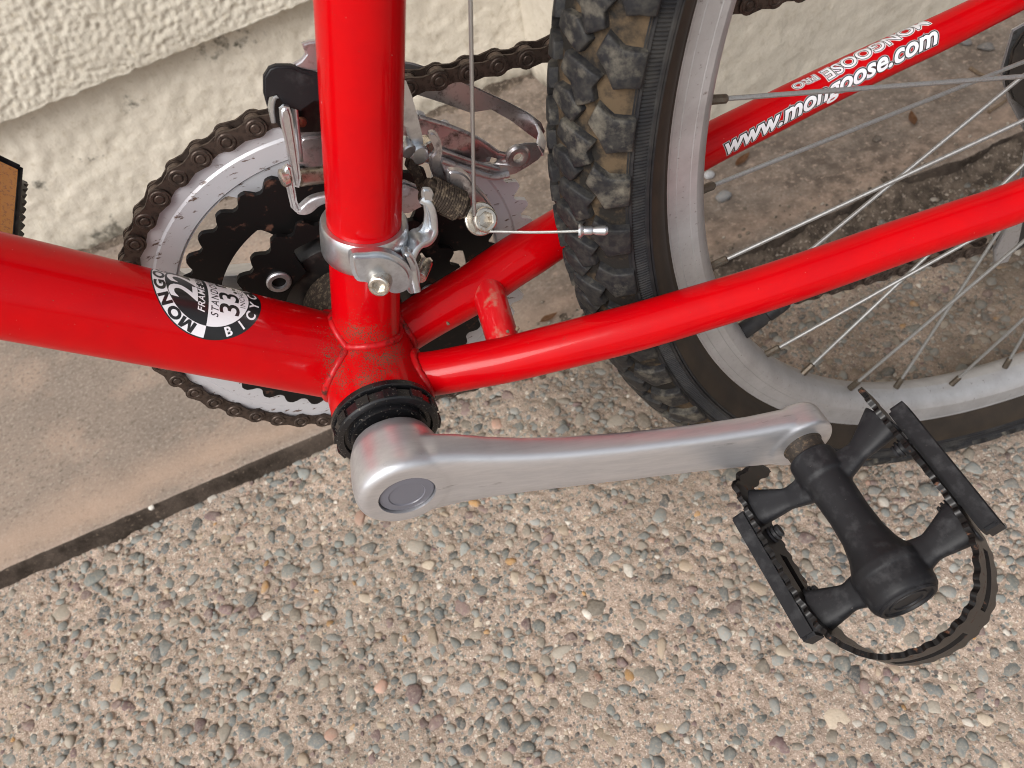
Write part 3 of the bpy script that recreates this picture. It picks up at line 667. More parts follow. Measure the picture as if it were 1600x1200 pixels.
for i, ch in enumerate('MONGOOSE'):
    a = rad(90 + 68 - i * 136 / 7); put(ch, 5.4, 17.8 * math.cos(a), 17.8 * math.sin(a), BLACKI, bold=.26, rot=a - math.pi / 2, sx=1.2)
for i, ch in enumerate('BICYCLES'):
    a = rad(270 - 62 + i * 124 / 7); put(ch, 5.0, 17.9 * math.cos(a), 17.9 * math.sin(a), WHITE, bold=.13, rot=a + math.pi / 2)
# lettering on the drive-side stay
def lettering(txt, p0, p1, layers, shear, flip, parent, hfac=1.0, size=10):
    (q0, a0), (q1, a1) = RC.hit(*p0), RC.hit(*p1); L = abs(q1 - q0); a1 = a0 + (a1 - a0 + math.pi) % (2 * math.pi) - math.pi
    w0 = bounds(textmesh(txt, size, 0, shear)); wid = w0[1][0] - w0[0][0]
    for mat, bold, off in layers:
        bm = textmesh(txt, size, bold, shear)
        def fn(x, y):
            t = (x - w0[0][0]) / wid; q = q0 + (q1 - q0) * t; a = a0 + (a1 - a0) * t; r = np.interp(q, RC.s, RC.r); k = L / wid * hfac
            return RC.surf(q, a + (1 if flip else -1) * y * k / r, off)[0]
        wrap('decal_lettering', bm, fn, mat, parent, 1.0)
dec = empty('web_address_decal', parent=bike); dec['label'] = 'white lettered web address decal'
lettering('www.mongoose.com', (1134, 241), (1468, 66), [(GREYI, .95, .04), (BLACKI, .66, .07), (WHITE, .26, .10)], .28, False, dec, .88)
dec2 = empty('name_decal', parent=bike); dec2['label'] = 'white outlined name decal reading upside down'
lettering('MONGOOSE', (1440, 34), (1282, 112), [(WHITE, .9, .04), (BLACKI, .55, .07), (WHITE, .12, .10)], -.1, True, dec2, .88)
lettering('PRO', (1271, 118), (1236, 135), [(WHITE, 1.0, .04), (BLACKI, .55, .07), (WHITE, .02, .10)], -.1, True, dec2, .8)

# bottom bracket cup, left crank ---------------------------------------
cup = G().add(lathe((0, -34, 0), (0, -1, 0), [(0, 15), (0, 21.4), (.5, 21.8), (2.6, 21.8), (3, 21.2), (3.1, 19.2), (4.4, 19.2), (4.5, 20.6), (5, 21.1), (8.6, 21.1), (9.2, 20.4), (9.4, 18.2), (8.2, 17.6), (8.2, 16.2), (10.6, 15.6), (11, 13), (11, 9), (20, 9)], 72))
for k in range(12):
    a = 2 * math.pi * (k + .35) / 12; e = V3(math.cos(a), 0, math.sin(a)); tt = V3(-math.sin(a), 0, math.cos(a)); c = e * 20.7 + V3(0, -40.8, 0)
    q = [c + sx * tt * 2.6 + sy * V3(0, 1.9, 0) + sz * e * 1.15 for sz in (-1, 1) for sx, sy in ((-1, -1), (1, -1), (1, 1), (-1, 1))]
    cup.add((q, [(0, 3, 2, 1), (4, 5, 6, 7), (0, 1, 5, 4), (1, 2, 6, 5), (2, 3, 7, 6), (3, 0, 4, 7)]))
cup.build('bottom_bracket_cup', CUP, bike)
PHI = rad(-17.5); dl = V3(math.cos(PHI), 0, math.sin(PHI)); dn = V3(-math.sin(PHI), 0, math.cos(PHI)); LCR = 170
PA = dl * LCR
def crank_mesh(side, boss_out, y0):
    g = G()
    secs = [(2, -66, 18, 8.6), (12, -66.2, 17.6, 8.4), (22, -67, 15.8, 8), (34, -69, 13.9, 7.2), (48, -71.3, 12.6, 6.6), (66, -73.8, 11.9, 6.2), (90, -76.6, 11.5, 5.9), (120, -79.4, 11.8, 5.8), (145, -81.4, 12.8, 6), (160, -82.2, 14, 6.4), (170, -82.5, 13.5, 6.6), (178, -82.5, 11, 6)]
    K = 28; v = []; f = []
    for l_, yc, hh, ht in secs:
        for k in range(K):
            a = 2 * math.pi * k / K; c, s = math.cos(a), math.sin(a); e = 2 / 4.6
            v.append(dl * l_ + dn * hh * math.copysign(abs(c) ** e, c) + V3(0, yc + ht * math.copysign(abs(s) ** e, s), 0))
    for i in range(len(secs) - 1):
        for k in range(K): f.append((i * K + k, i * K + (k + 1) % K, (i + 1) * K + (k + 1) % K, (i + 1) * K + k))
    f.append(tuple(range(K))); f.append(tuple(reversed(range((len(secs) - 1) * K, len(secs) * K)))); g.add((v, f))
    g.add(lathe((0, -48, 0), (0, -1, 0), [(0, 12), (0, 15.5), (6, 17.8), (16, 19.2), (22, 19.4), (25.5, 18.6), (27, 16.4), (27, 12)], 56))
    g.add(lathe(PA + V3(0, -75.6, 0), (0, -1, 0), [(0, 13), (1.2, 14.6), (12.4, 14.9), (13.6, 14)], 48))
    return g
crank = crank_mesh(-1, 0, 0).build('crank_arm', ALU, bike, 60)
bm = bmesh.new(); bm.from_mesh(crank.data); bmesh.ops.recalc_face_normals(bm, faces=bm.faces); bm.to_mesh(crank.data); bm.free()
remesh(crank, .75, 12, .6)
cut = mk('cutter', *lathe((0, -71.5, 0), (0, -1, 0), [(0, 11.2), (10, 11.2)], 48), ALU)
bm = bmesh.new(); bm.from_mesh(cut.data); bmesh.ops.recalc_face_normals(bm, faces=bm.faces); bm.to_mesh(cut.data); bm.free()
bo = crank.modifiers.new('b', 'BOOLEAN'); bo.operation = 'DIFFERENCE'; bo.object = cut; bo.solver = 'EXACT'; bpy.context.view_layer.update(); bake(crank); D.objects.remove(cut)
crank.data.shade_smooth(); crank.data.set_sharp_from_angle(angle=rad(40))
CAPM = M('grey_plastic_cap', (.13, .13, .155), .33, spec=.5, bump=(900, .05, .2))
mk('dust_cap', *lathe((0, -71, 0), (0, -1, 0), [(0, 10.9), (2.6, 10.9), (3.1, 10.4), (3.3, 7.2), (2.9, 6.9), (2.9, .01)], 48), CAPM, crank)
# right crank arm (behind the down tube)
rc = G().add(sweep([dl * -t + V3(0, 62 + t * .13, -10 * min(1, t / 30)) for t in (0, 20, 80, 150, 170, 182)], [14, 9, 8, 8.5, 9.5, 5], 20, sec=rect(.55, 1, .3))); rc.build('crank_arm', ALU, bike)

# pedals ----------------------------------------------------------------
TT = rad(32); ew = V3(math.cos(TT), 0, math.sin(TT)); eh = V3(-math.sin(TT), 0, math.cos(TT)); oh = -4.5
pl = lambda w_, y, h: PA + ew * w_ + V3(0, y, 0) + eh * h
def pedal(parent):
    pe = empty('pedal', parent=parent)
    mk('pedal_axle', *lathe(PA + V3(0, -86, 0), (0, -1, 0), [(0, 8.6), (3.5, 8.8), (4, 8.2), (12, 8)], 32), M('rusty_axle', (.04, .032, .026), .6, .4, mott=(500, (.14, .1, .065), .52, .7), bump=(800, .4, .5)), pe)
    g = G().add(lathe(PA + V3(0, -95, 0), (0, -1, 0), [(0, 8), (.8, 9.6), (2, 10), (12, 10.2), (12.4, 9.3), (13.4, 9.2), (20, 8.8), (30, 8.4), (40, 8.9), (47, 10.4), (52, 12.6), (54.5, 13.9), (58, 14.1), (58.6, 13.7), (66, 13.7), (68.5, 13.1), (69.5, 12), (69.5, 3)], 44))
    def arm(w0, y0, w1, y1, r0, r1, r2):
        P = spline([pl(w0, y0, 0), pl((w0 + w1) / 2, y0 + (y1 - y0) * .35, oh * .3), pl(w1, y1, oh * .6)], 14); k = len(P); rr = np.interp(np.linspace(0, 1, k), [0, .45, 1], [r0, r1, r2]); g.add(sweep(P, rr, 22, sec=[(1.14 * math.copysign(abs(math.cos(t)) ** .7, math.cos(t)), .66 * math.copysign(abs(math.sin(t)) ** .7, math.sin(t))) for t in np.linspace(0, 2 * math.pi, 23)[:-1]], N=(0, 1, 0)))
    for s in (-1, 1):
        arm(s * 5, -107, s * 33, -99, 6.2, 4.1, 7.6); arm(s * 6, -153, s * 33.4, -150, 7.4, 4.7, 8.2)
    b = g.build('pedal_body', BLACKP, pe)
    bm = bmesh.new(); bm.from_mesh(b.data); bmesh.ops.recalc_face_normals(bm, faces=bm.faces); bm.to_mesh(b.data); bm.free(); remesh(b, .6, 2, .5)
    cp = lathe(PA + V3(0, -163.6, 0), (0, -1, 0), [(0, 12), (1.2, 12), (1.9, 11.4), (1.9, 10.2), (.9, 9.8), (.9, 7.8), (1.5, 7.5), (1.5, 6), (.9, 5.7), (.9, .01)], 44); mk('pedal_end_cap', *cp, BLACKP, pe)
    # toothed steel cage, one strip bent round the outer end
    path = spline([(-20, -84), (-28, -84.5), (-32.6, -88), (-33.6, -100), (-34.4, -126), (-34, -148), (-30.5, -164), (-19, -178), (0, -183), (19, -178), (30.5, -164), (34, -148), (34.4, -126), (33.6, -100), (33.2, -84)], 240)
    path = np.array([(a, b, 0) for a, b in path]); ss = np.concatenate([[0], np.cumsum(np.linalg.norm(np.diff(path, axis=0), axis=1))]); Lp = ss[-1]; n = int(Lp / .9); q = np.linspace(0, Lp, n)
    px_ = np.interp(q, ss, path[:, 0]); py_ = np.interp(q, ss, path[:, 1]); v = []; f = []
    for i in range(n):
        ph = (q[i] % 6.2) / 6.2; tooth = 2.2 * max(0, min(1, 1.5 - abs(ph - .5) * 4.2))
        end = (1 + .22 * max(0, min(1, (-py_[i] - 150) / 18))) if 12 < q[i] < Lp - 6 else .72
        for hh in (-(9.6 * end + tooth), -3.4, 3.4, 9.6 * end + tooth): v.append(pl(px_[i], py_[i], oh + hh))
    slots = [(Lp * .5 - 62, Lp * .5 - 40), (Lp * .5 - 14, Lp * .5 + 14), (Lp * .5 + 24, Lp * .5 + 46), (48, 70), (Lp - 62, Lp - 40)]
    for i in range(n - 1):
        for k in range(3):
            if k == 1 and any(a < q[i] < b for a, b in slots): continue
            f.append((i * 4 + k, i * 4 + k + 1, (i + 1) * 4 + k + 1, (i + 1) * 4 + k))
    cg = mk('cage_plate', v, f, RUSTB, pe, None); sm = cg.modifiers.new('s', 'SOLIDIFY'); sm.thickness = 2.2 * MM; sm.offset = 0; bpy.context.view_layer.update(); bake(cg); cg.data.set_sharp_from_angle(angle=rad(40))
    for s in (-1, 1):
        frombm('reflector_housing', boxm(pl(s * 39.4, -128, oh), ew * 3.6, V3(0, 30, 0), eh * 6.0, 1.4, s * ew), BLACKP, pe, 40)
        bm = boxm(pl(s * 41.2, -128, oh), ew * .5, V3(0, 27.5, 0), eh * 4.4, .2)
        frombm('reflector_lens', bm, AMBER, pe, 40)
        for yy in (-113, -143):
            mk('reflector_clip', *lathe(pl(s * 36, yy, oh + 1), -s * ew, [(0, 1.6), (3, 1.6), (3.2, 3.6), (4.2, 3.8), (4.3, 2.6), (5, 2.6), (5.1, 3.5), (6, 3.5), (6.1, 2.4), (6.8, 2.4), (6.9, 3), (8, 2.6), (8, .2)], 16), BLACKP, pe)
    return pe
ped = pedal(bike)
ped2 = empty('pedal', parent=bike)
MP = Matrix.Translation(Vector((-PA + V3(-5, -15, -10)) * MM)) @ Matrix.Rotation(rad(0), 4, 'Y') @ Matrix.Diagonal((1, -1, 1, 1)) @ Matrix.Translation(Vector(-PA * MM))
for ch in list(ped.children):
    c = ch.copy(); link(c, ped2); c.matrix_local = MP

# chainrings ------------------------------------------------------------
PH0 = 3.2
def ring(name, N, rt, rr, y0, th, rin, mat, ph, parent):
    m = 8; v = []; f = []; n = N * m; step = 2 * math.pi / N
    for k in range(n):
        a = rad(ph) + step * k / m; u = k % m / m
        t = abs(u - .5) * 2              # 1 in the gap, 0 at the tooth tip
        R = rr + (rt - rr) * (1 if t < .18 else max(0, 1 - ((t - .18) / .62) ** 1.25) if t < .8 else 0)
        ri = rin(a) if callable(rin) else rin
        for y in (y0, y0 + th):
            v.append((R * math.cos(a), y, R * math.sin(a))); v.append((ri * math.cos(a), y, ri * math.sin(a)))
    for k in range(n):
        a, b = k * 4, ((k + 1) % n) * 4
        f += [(a, b, b + 1, a + 1), (a + 2, a + 3, b + 3, b + 2), (a, a + 2, b + 2, b), (a + 1, b + 1, b + 3, a + 3)]
    return mk(name, v, f, mat, parent, 30)
def tabs(r0, r1, n, a0, wd):
    def fn(a):
        d = min(abs((math.degrees(a) - a0 - k * 360 / n + 180) % 360 - 180) for k in range(n)); t = max(0, min(1, (wd - d) / 7)); t = t * t * (3 - 2 * t); return r0 + (r1 - r0) * t
    return fn
cs = empty('chainset', parent=bike)
big = ring('outer_chainring', 48, 93.6, 88.6, 46.4, 2.6, tabs(73.5, 60, 5, 22, 19), RINGG, PH0 + 3.913 - 3.913, cs)
mk('outer_chainring_step', *lathe((0, 46.4, 0), (0, -1, 0), [(0, 74), (.8, 74.8), (.8, 83.2), (0, 84.2)], 120, False), RINGG, cs)
mid = ring('middle_chainring', 36, 73.6, 69.6, 39.4, 2.4, tabs(57, 40, 5, 22, 19), TOOTH, 2, cs)
sml = ring('inner_chainring', 26, 53.2, 49.2, 33.2, 2.4, tabs(43, 30, 5, 58 - 72, 24), TOOTH, 5, cs)
mk('spider', *lathe((0, 36, 0), (0, 1, 0), [(0, 12), (0, 30), (1, 33), (9, 38), (10, 38), (10, 20)], 60), BLACKM, cs)
for k in range(5):
    a = rad(58 - 72 + 72 * k); c = V3(37 * math.cos(a), 33.2, 37 * math.sin(a)); mk('chainring_bolt', *lathe(c, (0, -1, 0), [(-3, 5.4), (.9, 5.4), (1.5, 4.8), (1.5, 3.2), (-.5, 3), (-.5, .01)], 24), ALUD, cs)
    a = rad(22 + 72 * k); c = V3(55 * math.cos(a), 39.2, 55 * math.sin(a)); mk('spider_arm', *sweep([V3(30 * math.cos(a), 46, 30 * math.sin(a)), V3(66 * math.cos(a), 46.2, 66 * math.sin(a))], [1, 1], sec=rect(2.2, 9, 1.5), N=(0, 1, 0)), BLACKM, cs)
mk('grease_collar', *lathe((0, 3, 0), (0, 1, 0), [(0, 20.6), (3, 21.4), (12, 21.2), (26, 22.4), (33, 21.6)], 60, False), GREASE, cs)
mk('spindle', *lathe((0, 34, 0), (0, 1, 0), [(0, 21), (3, 21), (3, 13), (30, 12), (30, 17), (44, 16), (45, 12)], 40), GREASE, cs)

# chain -----------------------------------------------------------------
YC, RPT, PT = 47.7, 93.1, 12.19
chain = empty('chain', parent=bike)
stp = 2 * math.pi / 48; pins = []
n_on = 25; th0 = rad(PH0) + stp * round((rad(84) - rad(PH0)) / stp)
dirU = V3(.9945, 0, -.1045); dirL = nrm(V3(1, 0, -.152))
pu = V3(RPT * math.cos(th0), YC, RPT * math.sin(th0)); pins = [pu + dirU * PT * k for k in range(31, 0, -1)] + [V3(RPT * math.cos(th0 + stp * k), YC, RPT * math.sin(th0 + stp * k)) for k in range(n_on)]
pins += [pins[-1] + dirL * PT * k for k in range(1, 33)]
def fig8(y0, th, r=4.35, wst=3.0):
    o = []
    for sx in (1, -1):
        for q in np.linspace(-118, 118, 13):
            a = rad(q if sx > 0 else q + 180); o.append((sx * 6.1 + r * math.cos(a), r * math.sin(a)))
        o.append((0, wst * (1 if sx > 0 else -1)))
    n = len(o); v = [(x, y0, z) for x, z in o] + [(x, y0 + th, z) for x, z in o]
    return v, [tuple(range(n)), tuple(reversed(range(n, 2 * n)))] + [(i, i + n, (i + 1) % n + n, (i + 1) % n) for i in range(n)]
go = G()
for y0 in (-3.45, 2.45): go.add(fig8(y0, 1.0))
for sx in (-1, 1): go.add(lathe((sx * 6.1, -3.9, 0), (0, 1, 0), [(-.1, .01), (-.1, 1.5), (.2, 1.85), (7.6, 1.85), (7.8, 1.4)], 14)); go.add(lathe((sx * 6.1, -3.45, 0), (0, -1, 0), [(0, 3.7), (.4, 3.3), (.4, 2.5), (0, 2.2)], 18, False))
tmp = go.build('outer_link', CHAIN); OL = tmp.data; D.objects.remove(tmp)
gi = G()
for y0 in (-2.35, 1.45): gi.add(fig8(y0, .9, 4.2, 2.9))
tmp = gi.build('inner_link', CHAIN); IL = tmp.data; D.objects.remove(tmp)
tmp = G().add(lathe((0, -1.45, 0), (0, 1, 0), [(0, 3.6), (.2, 3.95), (2.7, 3.95), (2.9, 3.6)], 18)).build('roller', ROLL); RL = tmp.data; D.objects.remove(tmp)
for i, (a, b) in enumerate(zip(pins, pins[1:])):
    x = nrm(b - a); z = np.cross(x, V3(0, 1, 0)); c = (a + b) / 2 * MM
    m4 = Matrix(((x[0], 0, z[0], c[0]), (x[1], 1, z[1], c[1]), (x[2], 0, z[2], c[2]), (0, 0, 0, 1)))
    o = D.objects.new(('outer_link', 'inner_link')[i % 2], (OL, IL)[i % 2]); link(o, chain); o.matrix_local = m4
    o = D.objects.new('roller', RL); link(o, chain); o.location = a * MM

# rear wheel --------------------------------------------------------------
WC = V3(420.86, 0, 33.56); wh = empty('rear_wheel', parent=bike)
def casing(psi, dr=0):              # (y, R) of the tyre's cross section
    s = math.sin(rad(psi)); c = math.cos(rad(psi)); return (23.6 + dr) * s, 299.4 + (24.2 + dr) * c
def wl(name, prof, mat, n=200, sharp=35):
    v, f = lathe(WC, (0, 1, 0), prof, n, False); return mk(name, v, f, mat, wh, sharp)
wl('tyre_tread_floor', [casing(p_) for p_ in range(-76, 77, 8)], FLOOR)
for s in (-1, 1):
    wl('tyre_sidewall', [(s * -y, r) for y, r in [casing(p_) for p_ in (-74, -77)]] + [(s * -y, r) for y, r in [casing(-77, .9), casing(-79, 1), casing(-80, .2)]], RUB)
    wl('tyre_bead_line', [(s * 23.6, 298.6), (s * 24.4, 298.2), (s * 24.4, 297.2), (s * 23.5, 296.9), (s * 24, 296.4), (s * 23.9, 295.8), (s * 23.2, 295.5)], RUB)
    wl('tyre_wall_band', [(s * 23.3, 295.6), (s * 22.4, 293.4), (s * 20.6, 290.8), (s * 18.2, 288.6), (s * 15.4, 286.8), (s * 13.2, 285.6), (s * 12.4, 284)], GUM)
    # ribbed band
    n = 5200; v = []; f = []; rows = [casing(-80, .2), casing(-82, .1), casing(-88, 0), casing(-95, 0), casing(-96, -.3)]
    for j, (y, r) in enumerate(rows):
        for k in range(n):
            a = 2 * math.pi * k / n; e = .3 * (1 if k % 4 < 2 else -1) if 0 < j < 4 else 0; v.append((WC[0] + r * math.cos(a), s * -(y - e), WC[2] + r * math.sin(a)))
    for j in range(len(rows) - 1):
        for k in range(n): f.append((j * n + k, j * n + (k + 1) % n, (j + 1) * n + (k + 1) % n, (j + 1) * n + k))
    mk('tyre_rib_band', v, f, RUB, wh, 30)
    rimp = [(s * 11, 283), (s * 11.4, 285.2), (s * 12.2, 285.4), (s * 12.5, 284.6), (s * 12.5, 283.6), (s * 12.25, 283.2), (s * 12.25, 280.2), (s * 12.45, 279.9), (s * 12.3, 274.2), (s * 12.5, 273.9), (s * 12.45, 271.2), (s * 11.9, 270.2), (s * 10.2, 268), (s * 7.4, 265.6), (s * 3.6, 264.4), (0, 264)]
    wl('rim', rimp, RIM, 240, 25)
NP = 80; dth = 360 / NP
shapes = {'shoulder_tread_block': [(.04, -77), (.02, -60), (-.14, -47), (.16, -41), (.36, -50), (.6, -57), (.56, -66), (.55, -77)],
          'wedge_tread_block': [(.47, -47), (.36, -30), (.32, -14), (.58, -10), (.68, -23), (.98, -31), (.82, -45), (.64, -42)],
          'centre_tread_block': [(.03, -35), (-.18, -22), (-.14, -4), (.08, -1), (.14, -13), (.25, -27)]}
def block(poly, th, sgn, t_off):
    c = np.mean(poly, 0); v = []; f = []
    lev = ((1.05, -.8), (1.0, 2.9), (.965, 3.5), (.9, 3.75), (.6, 3.8), (.3, 3.8)); n = len(poly) * 3; P = []
    for i in range(len(poly)):
        p0, a, b, p3 = (np.array(poly[(i + d) % len(poly)]) for d in (-1, 0, 1, 2))
        for k in range(3):
            t = k / 3; cr = .5 * ((2 * a) + (b - p0) * t + (2 * p0 - 5 * a + 4 * b - p3) * t * t + (3 * a - p0 - 3 * b + p3) * t ** 3); P.append(.14 * cr + .86 * (a + (b - a) * t))
    for sc, h in lev:
        for q in P:
            t, ps = c + (q - c) * sc; y, R = casing(ps * sgn, h - .3); a = rad(th + (t + t_off) * dth); v.append(WC + V3(R * math.cos(a), y, R * math.sin(a)))
    t, ps = c; y, R = casing(ps * sgn, 3.5); a = rad(th + (t + t_off) * dth); v.append(WC + V3(R * math.cos(a), y, R * math.sin(a)))
    m = len(lev)
    for j in range(m - 1):
        for k in range(n): f.append((j * n + k, j * n + (k + 1) % n, (j + 1) * n + (k + 1) % n, (j + 1) * n + k))
    for k in range(n): f.append(((m - 1) * n + k, (m - 1) * n + (k + 1) % n, m * n))
    return v, f
rest = G(); nb = 0
for i in range(NP):
    th = 162.4 + .45 * dth + i * dth
    for nm, poly in shapes.items():
        for sgn, off in ((1, 0), (-1, .5)):
            vf = block(poly, th, sgn, off)
            if i <= 21 or i >= 76 or (i in range(22, 30) and sgn == 1):
                mk(nm, *vf, KNOB, wh, 50); nb += 1
            else: rest.add(vf)
tag(rest.build('tread_blocks', KNOB, wh, 50), kind='stuff')
for k in range(36):
    a = 172 + 10 * k; side, sg = ((-34, 1), (22, 1), (-34, -1), (22, -1))[k % 4]; an = rad(a); ah = rad(a + sg * 60)
    yn = -1.2 if side < 0 else 1.2
    N0 = WC + V3(266 * math.cos(an), yn, 266 * math.sin(an)); H = WC + V3(22 * math.cos(ah), side, 22 * math.sin(ah)); u = nrm(H - N0)
    mk('spoke', *sweep([N0 + u * 6, (N0 + H) / 2, H], 1.02, 10), SPOKE, wh)
    mk('spoke_nipple', *lathe(N0 - u * 3, u, [(0, 2.6), (3, 2.6), (3.4, 2.0), (12.4, 1.85), (13, 1.3)], 8), BRASS, wh)
v0, v1 = at(1158, 538, 0), at(1235, 490, 0); va = rad(205.5); vd = V3(-math.cos(va), 0, -math.sin(va)); vo = WC - vd * 266
mk('valve_stem', *lathe(vo, vd, [(0, 4.6), (14, 4.3), (15, 3.6), (17, 3.6)], 24), RUB, wh)
gv = G().add(lathe(vo + vd * 16, vd, [(0, 3.4), (.6, 4.3), (9, 4.2), (12, 3.8), (13, 2.6), (13, .1)], 28)); gv.build('valve_cap', BLACKP, wh)
mk('hub', *lathe(WC + V3(0, -62, 0), (0, 1, 0), [(0, 5), (18, 5), (18, 9), (25, 12), (26, 25), (30, 25), (31, 13), (60, 12), (82, 13), (82, 25), (86, 25), (87, 16), (120, 16), (120, 5), (128, 5)], 40), ALUD, wh)
for k, (r_, y_) in enumerate(((52, 30), (44, 36), (36, 42), (28, 48))):
    ring('sprocket', int(r_ / 2), r_, r_ - 5, y_, 2, 15, BLACKM, 0, wh).location = WC * MM

# front derailleur ------------------------------------------------------
fd = empty('front_derailleur', parent=bike)
ct = uS * 66
mk('clamp_band', *lathe(ct, uS, [(-7, RST + .1), (-7, RST + 1.9), (-6, RST + 2.5), (-3, RST + 2.7), (3, RST + 2.7), (6, RST + 2.5), (7, RST + 1.9), (7, RST + .1)], 64, False), ZINC, fd)
plate('clamp_ear', [(548, 404), (572, 399), (600, 398), (626, 408), (642, 424), (646, 444), (636, 458), (618, 463), (600, 455), (575, 446), (556, 440)], -20.5, 6, ZINC, fd, 2.4, True, 5)
plate('clamp_ear', [(630, 402), (642, 398), (652, 412), (658, 436), (654, 456), (642, 462), (634, 448), (638, 425)], -16.5, 6, ZINC, fd, 1.2, True, 3)
def socket_bolt(name, c, ax, r, h, mat, washer=0):
    g = G(); ax = nrm(ax)
    if washer: g.add(lathe(c - ax * 1.6, ax, [(0, washer - .5), (.2, washer), (1.4, washer), (1.8, washer - .5), (1.8, r)], 36))
    g.add(lathe(c - ax * .3, ax, [(0, r), (h - .7, r), (h - .2, r - .35), (h, r - .8)], 36, False))
    hh = V3(0, 0, 1) if abs(ax[2]) < .9 else V3(1, 0, 0); e1 = nrm(hh - ax * (hh @ ax)); e2 = np.cross(ax, e1); v = []; f = []
    for t, kind in ((h - .3, 0), (h - .3, 1), (h - .6, 2), (h - r * .8, 2)):
        for k in range(36):
            d = rad(10 * k); hx = r * .62 * .866 / math.cos(((d + .3) % (math.pi / 3)) - math.pi / 6); q = (r - .8, hx + .25, hx)[kind]; v.append(c + ax * t + q * (math.cos(d) * e1 + math.sin(d) * e2))
    for j_ in range(3):
        for k in range(36): f.append((j_ * 36 + k, j_ * 36 + (k + 1) % 36, (j_ + 1) * 36 + (k + 1) % 36, (j_ + 1) * 36 + k))
    f.append(tuple(range(108, 144))); g.add((v, f)); return g.build(name, mat, fd, 28)
socket_bolt('clamp_bolt', at(596, 438, -20), V3(-.32, -.85, .28), 4.1, 5.6, BOLT)
mk('clamp_bolt_end', *lathe(at(655, 434, -10), V3(.5, .85, -.1), [(0, 2.6), (.4, 2.8), (9, 2.8), (9.5, 2.2)], 20), BOLT, fd)
def strip(name, path, hw, th, mat, N=(0, 1, 0), nn=24):
    P = spline([at(*q) for q in path], nn); return mk(name, *sweep(P, 1.0, sec=rect(hw, th, min(hw, th) * .6), N=N), mat, fd, 40)
strip('clamp_bracket', [(648, 446, -13), (643, 420, -12), (640, 397, -10), (648, 377, -8), (664, 367, -6), (673, 352, -4), (673, 330, -3), (668, 312, -2), (660, 305, -1)], 5, 1.5, ZINC, nn=32)
plate('bracket_tab', [(659, 302), (668, 296), (678, 304), (680, 345), (672, 366), (650, 376), (645, 372), (660, 358), (664, 335)], -6, 2.4, ZINC, fd, .8, True)
a_, b_ = at(670, 299, 0), at(718, 322, -2); d_ = nrm(b_ - a_); L_ = np.linalg.norm(b_ - a_)
mk('spring_core', *lathe(a_ - d_ * 2, d_, [(0, 4.6), (L_ + 4, 4.6)], 24), GREASE, fd)
e1 = nrm(np.cross(d_, V3(0, 0, 1))); e2 = np.cross(d_, e1); tn = 13
hel = [a_ + d_ * (L_ * k / (tn * 16)) + 5.6 * (math.cos(k * math.pi / 8) * e1 + math.sin(k * math.pi / 8) * e2) for k in range(tn * 16 + 1)]
mk('return_spring', *sweep(hel, .66, 7), GREASE, fd)
plate('cable_lever', [(700, 272), (716, 268), (732, 276), (744, 292), (762, 312), (775, 336), (772, 356), (752, 362), (738, 344), (730, 326), (716, 318), (704, 300)], 2, 4, CHROME, fd, 1.0, True, 3)
socket_bolt('cable_bolt', at(752, 342, -5), V3(.24, -.80, .46), 4.9, 5.2, BOLT, 6.5)
plate('cable_clamp_tab', [(716, 318), (734, 322), (748, 345), (740, 362), (728, 350)], -1, 3, CHROME, fd, .6)
plate('outer_link_plate', [(625, 122), (636, 130), (644, 150), (655, 190), (661, 215), (663, 240), (657, 250), (648, 250), (643, 232), (634, 200), (625, 190)], 12, 2.2, ZINC, fd, .6)
mk('pivot_bush', *lathe(at(672, 238, 14), V3(-.3, .95, .1), [(0, 4), (.5, 4.6), (5, 4.6), (5.5, 4)], 24), BOLT, fd)
mk('pivot_bush', *lathe(at(657, 244, 9), V3(-.2, .97, 0), [(0, 3.2), (.5, 3.9), (9, 3.9)], 24), ZINC, fd)
mk('limit_screw', *lathe(at(640, 238, 8), V3(-.2, .95, .2), [(0, 2.4), (.4, 2.9), (6, 2.9)], 20), ZINC, fd)
plate('pull_lever', [(670, 212), (680, 208), (688, 218), (692, 236), (690, 252), (696, 270), (704, 292), (700, 300), (686, 292), (674, 268), (672, 248), (680, 236)], 7, 3, CHROME, fd, .8, True)
plate('inner_arm_plate', [(638, 245), (648, 248), (656, 262), (668, 290), (664, 304), (654, 300), (644, 275), (634, 262)], 8, 3, GREASE, fd, .8)
plate('inner_body_plate', [(600, 288), (634, 285), (660, 296), (660, 325), (640, 335), (600, 335)], 12, 3, ALUD, fd, 1)
# cage round the chain
def punch(o, holes):
    for p_, r_ in holes:
        q = mk('cutter', *lathe(p_ - V3(0, 5, 0), (0, 1, 0), [(0, r_), (10, r_)], 20), CHROME); bm = bmesh.new(); bm.from_mesh(q.data); bmesh.ops.recalc_face_normals(bm, faces=bm.faces); bm.to_mesh(q.data); bm.free()
        m_ = o.modifiers.new('b', 'BOOLEAN'); m_.operation = 'DIFFERENCE'; m_.object = q; m_.solver = 'EXACT'; bpy.context.view_layer.update(); bake(o); D.objects.remove(q)
cip = plate('cage_inner_plate', [(464, 206), (520, 200), (600, 190), (655, 181), (690, 192), (735, 208), (762, 224), (778, 236), (796, 240), (806, 228), (822, 224), (838, 224), (852, 236), (842, 250), (824, 262), (806, 272), (788, 276), (760, 268), (720, 256), (680, 246), (640, 238), (560, 250), (500, 261), (466, 264)], 41, 1.3, CHROME, fd, .5)
punch(cip, [(at(764, 250, 41), 1.6), (at(768, 251, 41), 1.6), (at(772, 252, 41), 1.6), (at(809, 245, 41), 2.3)])
P = spline([at(a, b, 40.2) for a, b in ((655, 183), (700, 197), (745, 216), (778, 238))], 14); mk('cage_rolled_edge', *sweep(P, 1.0, 10), CHROME, fd)
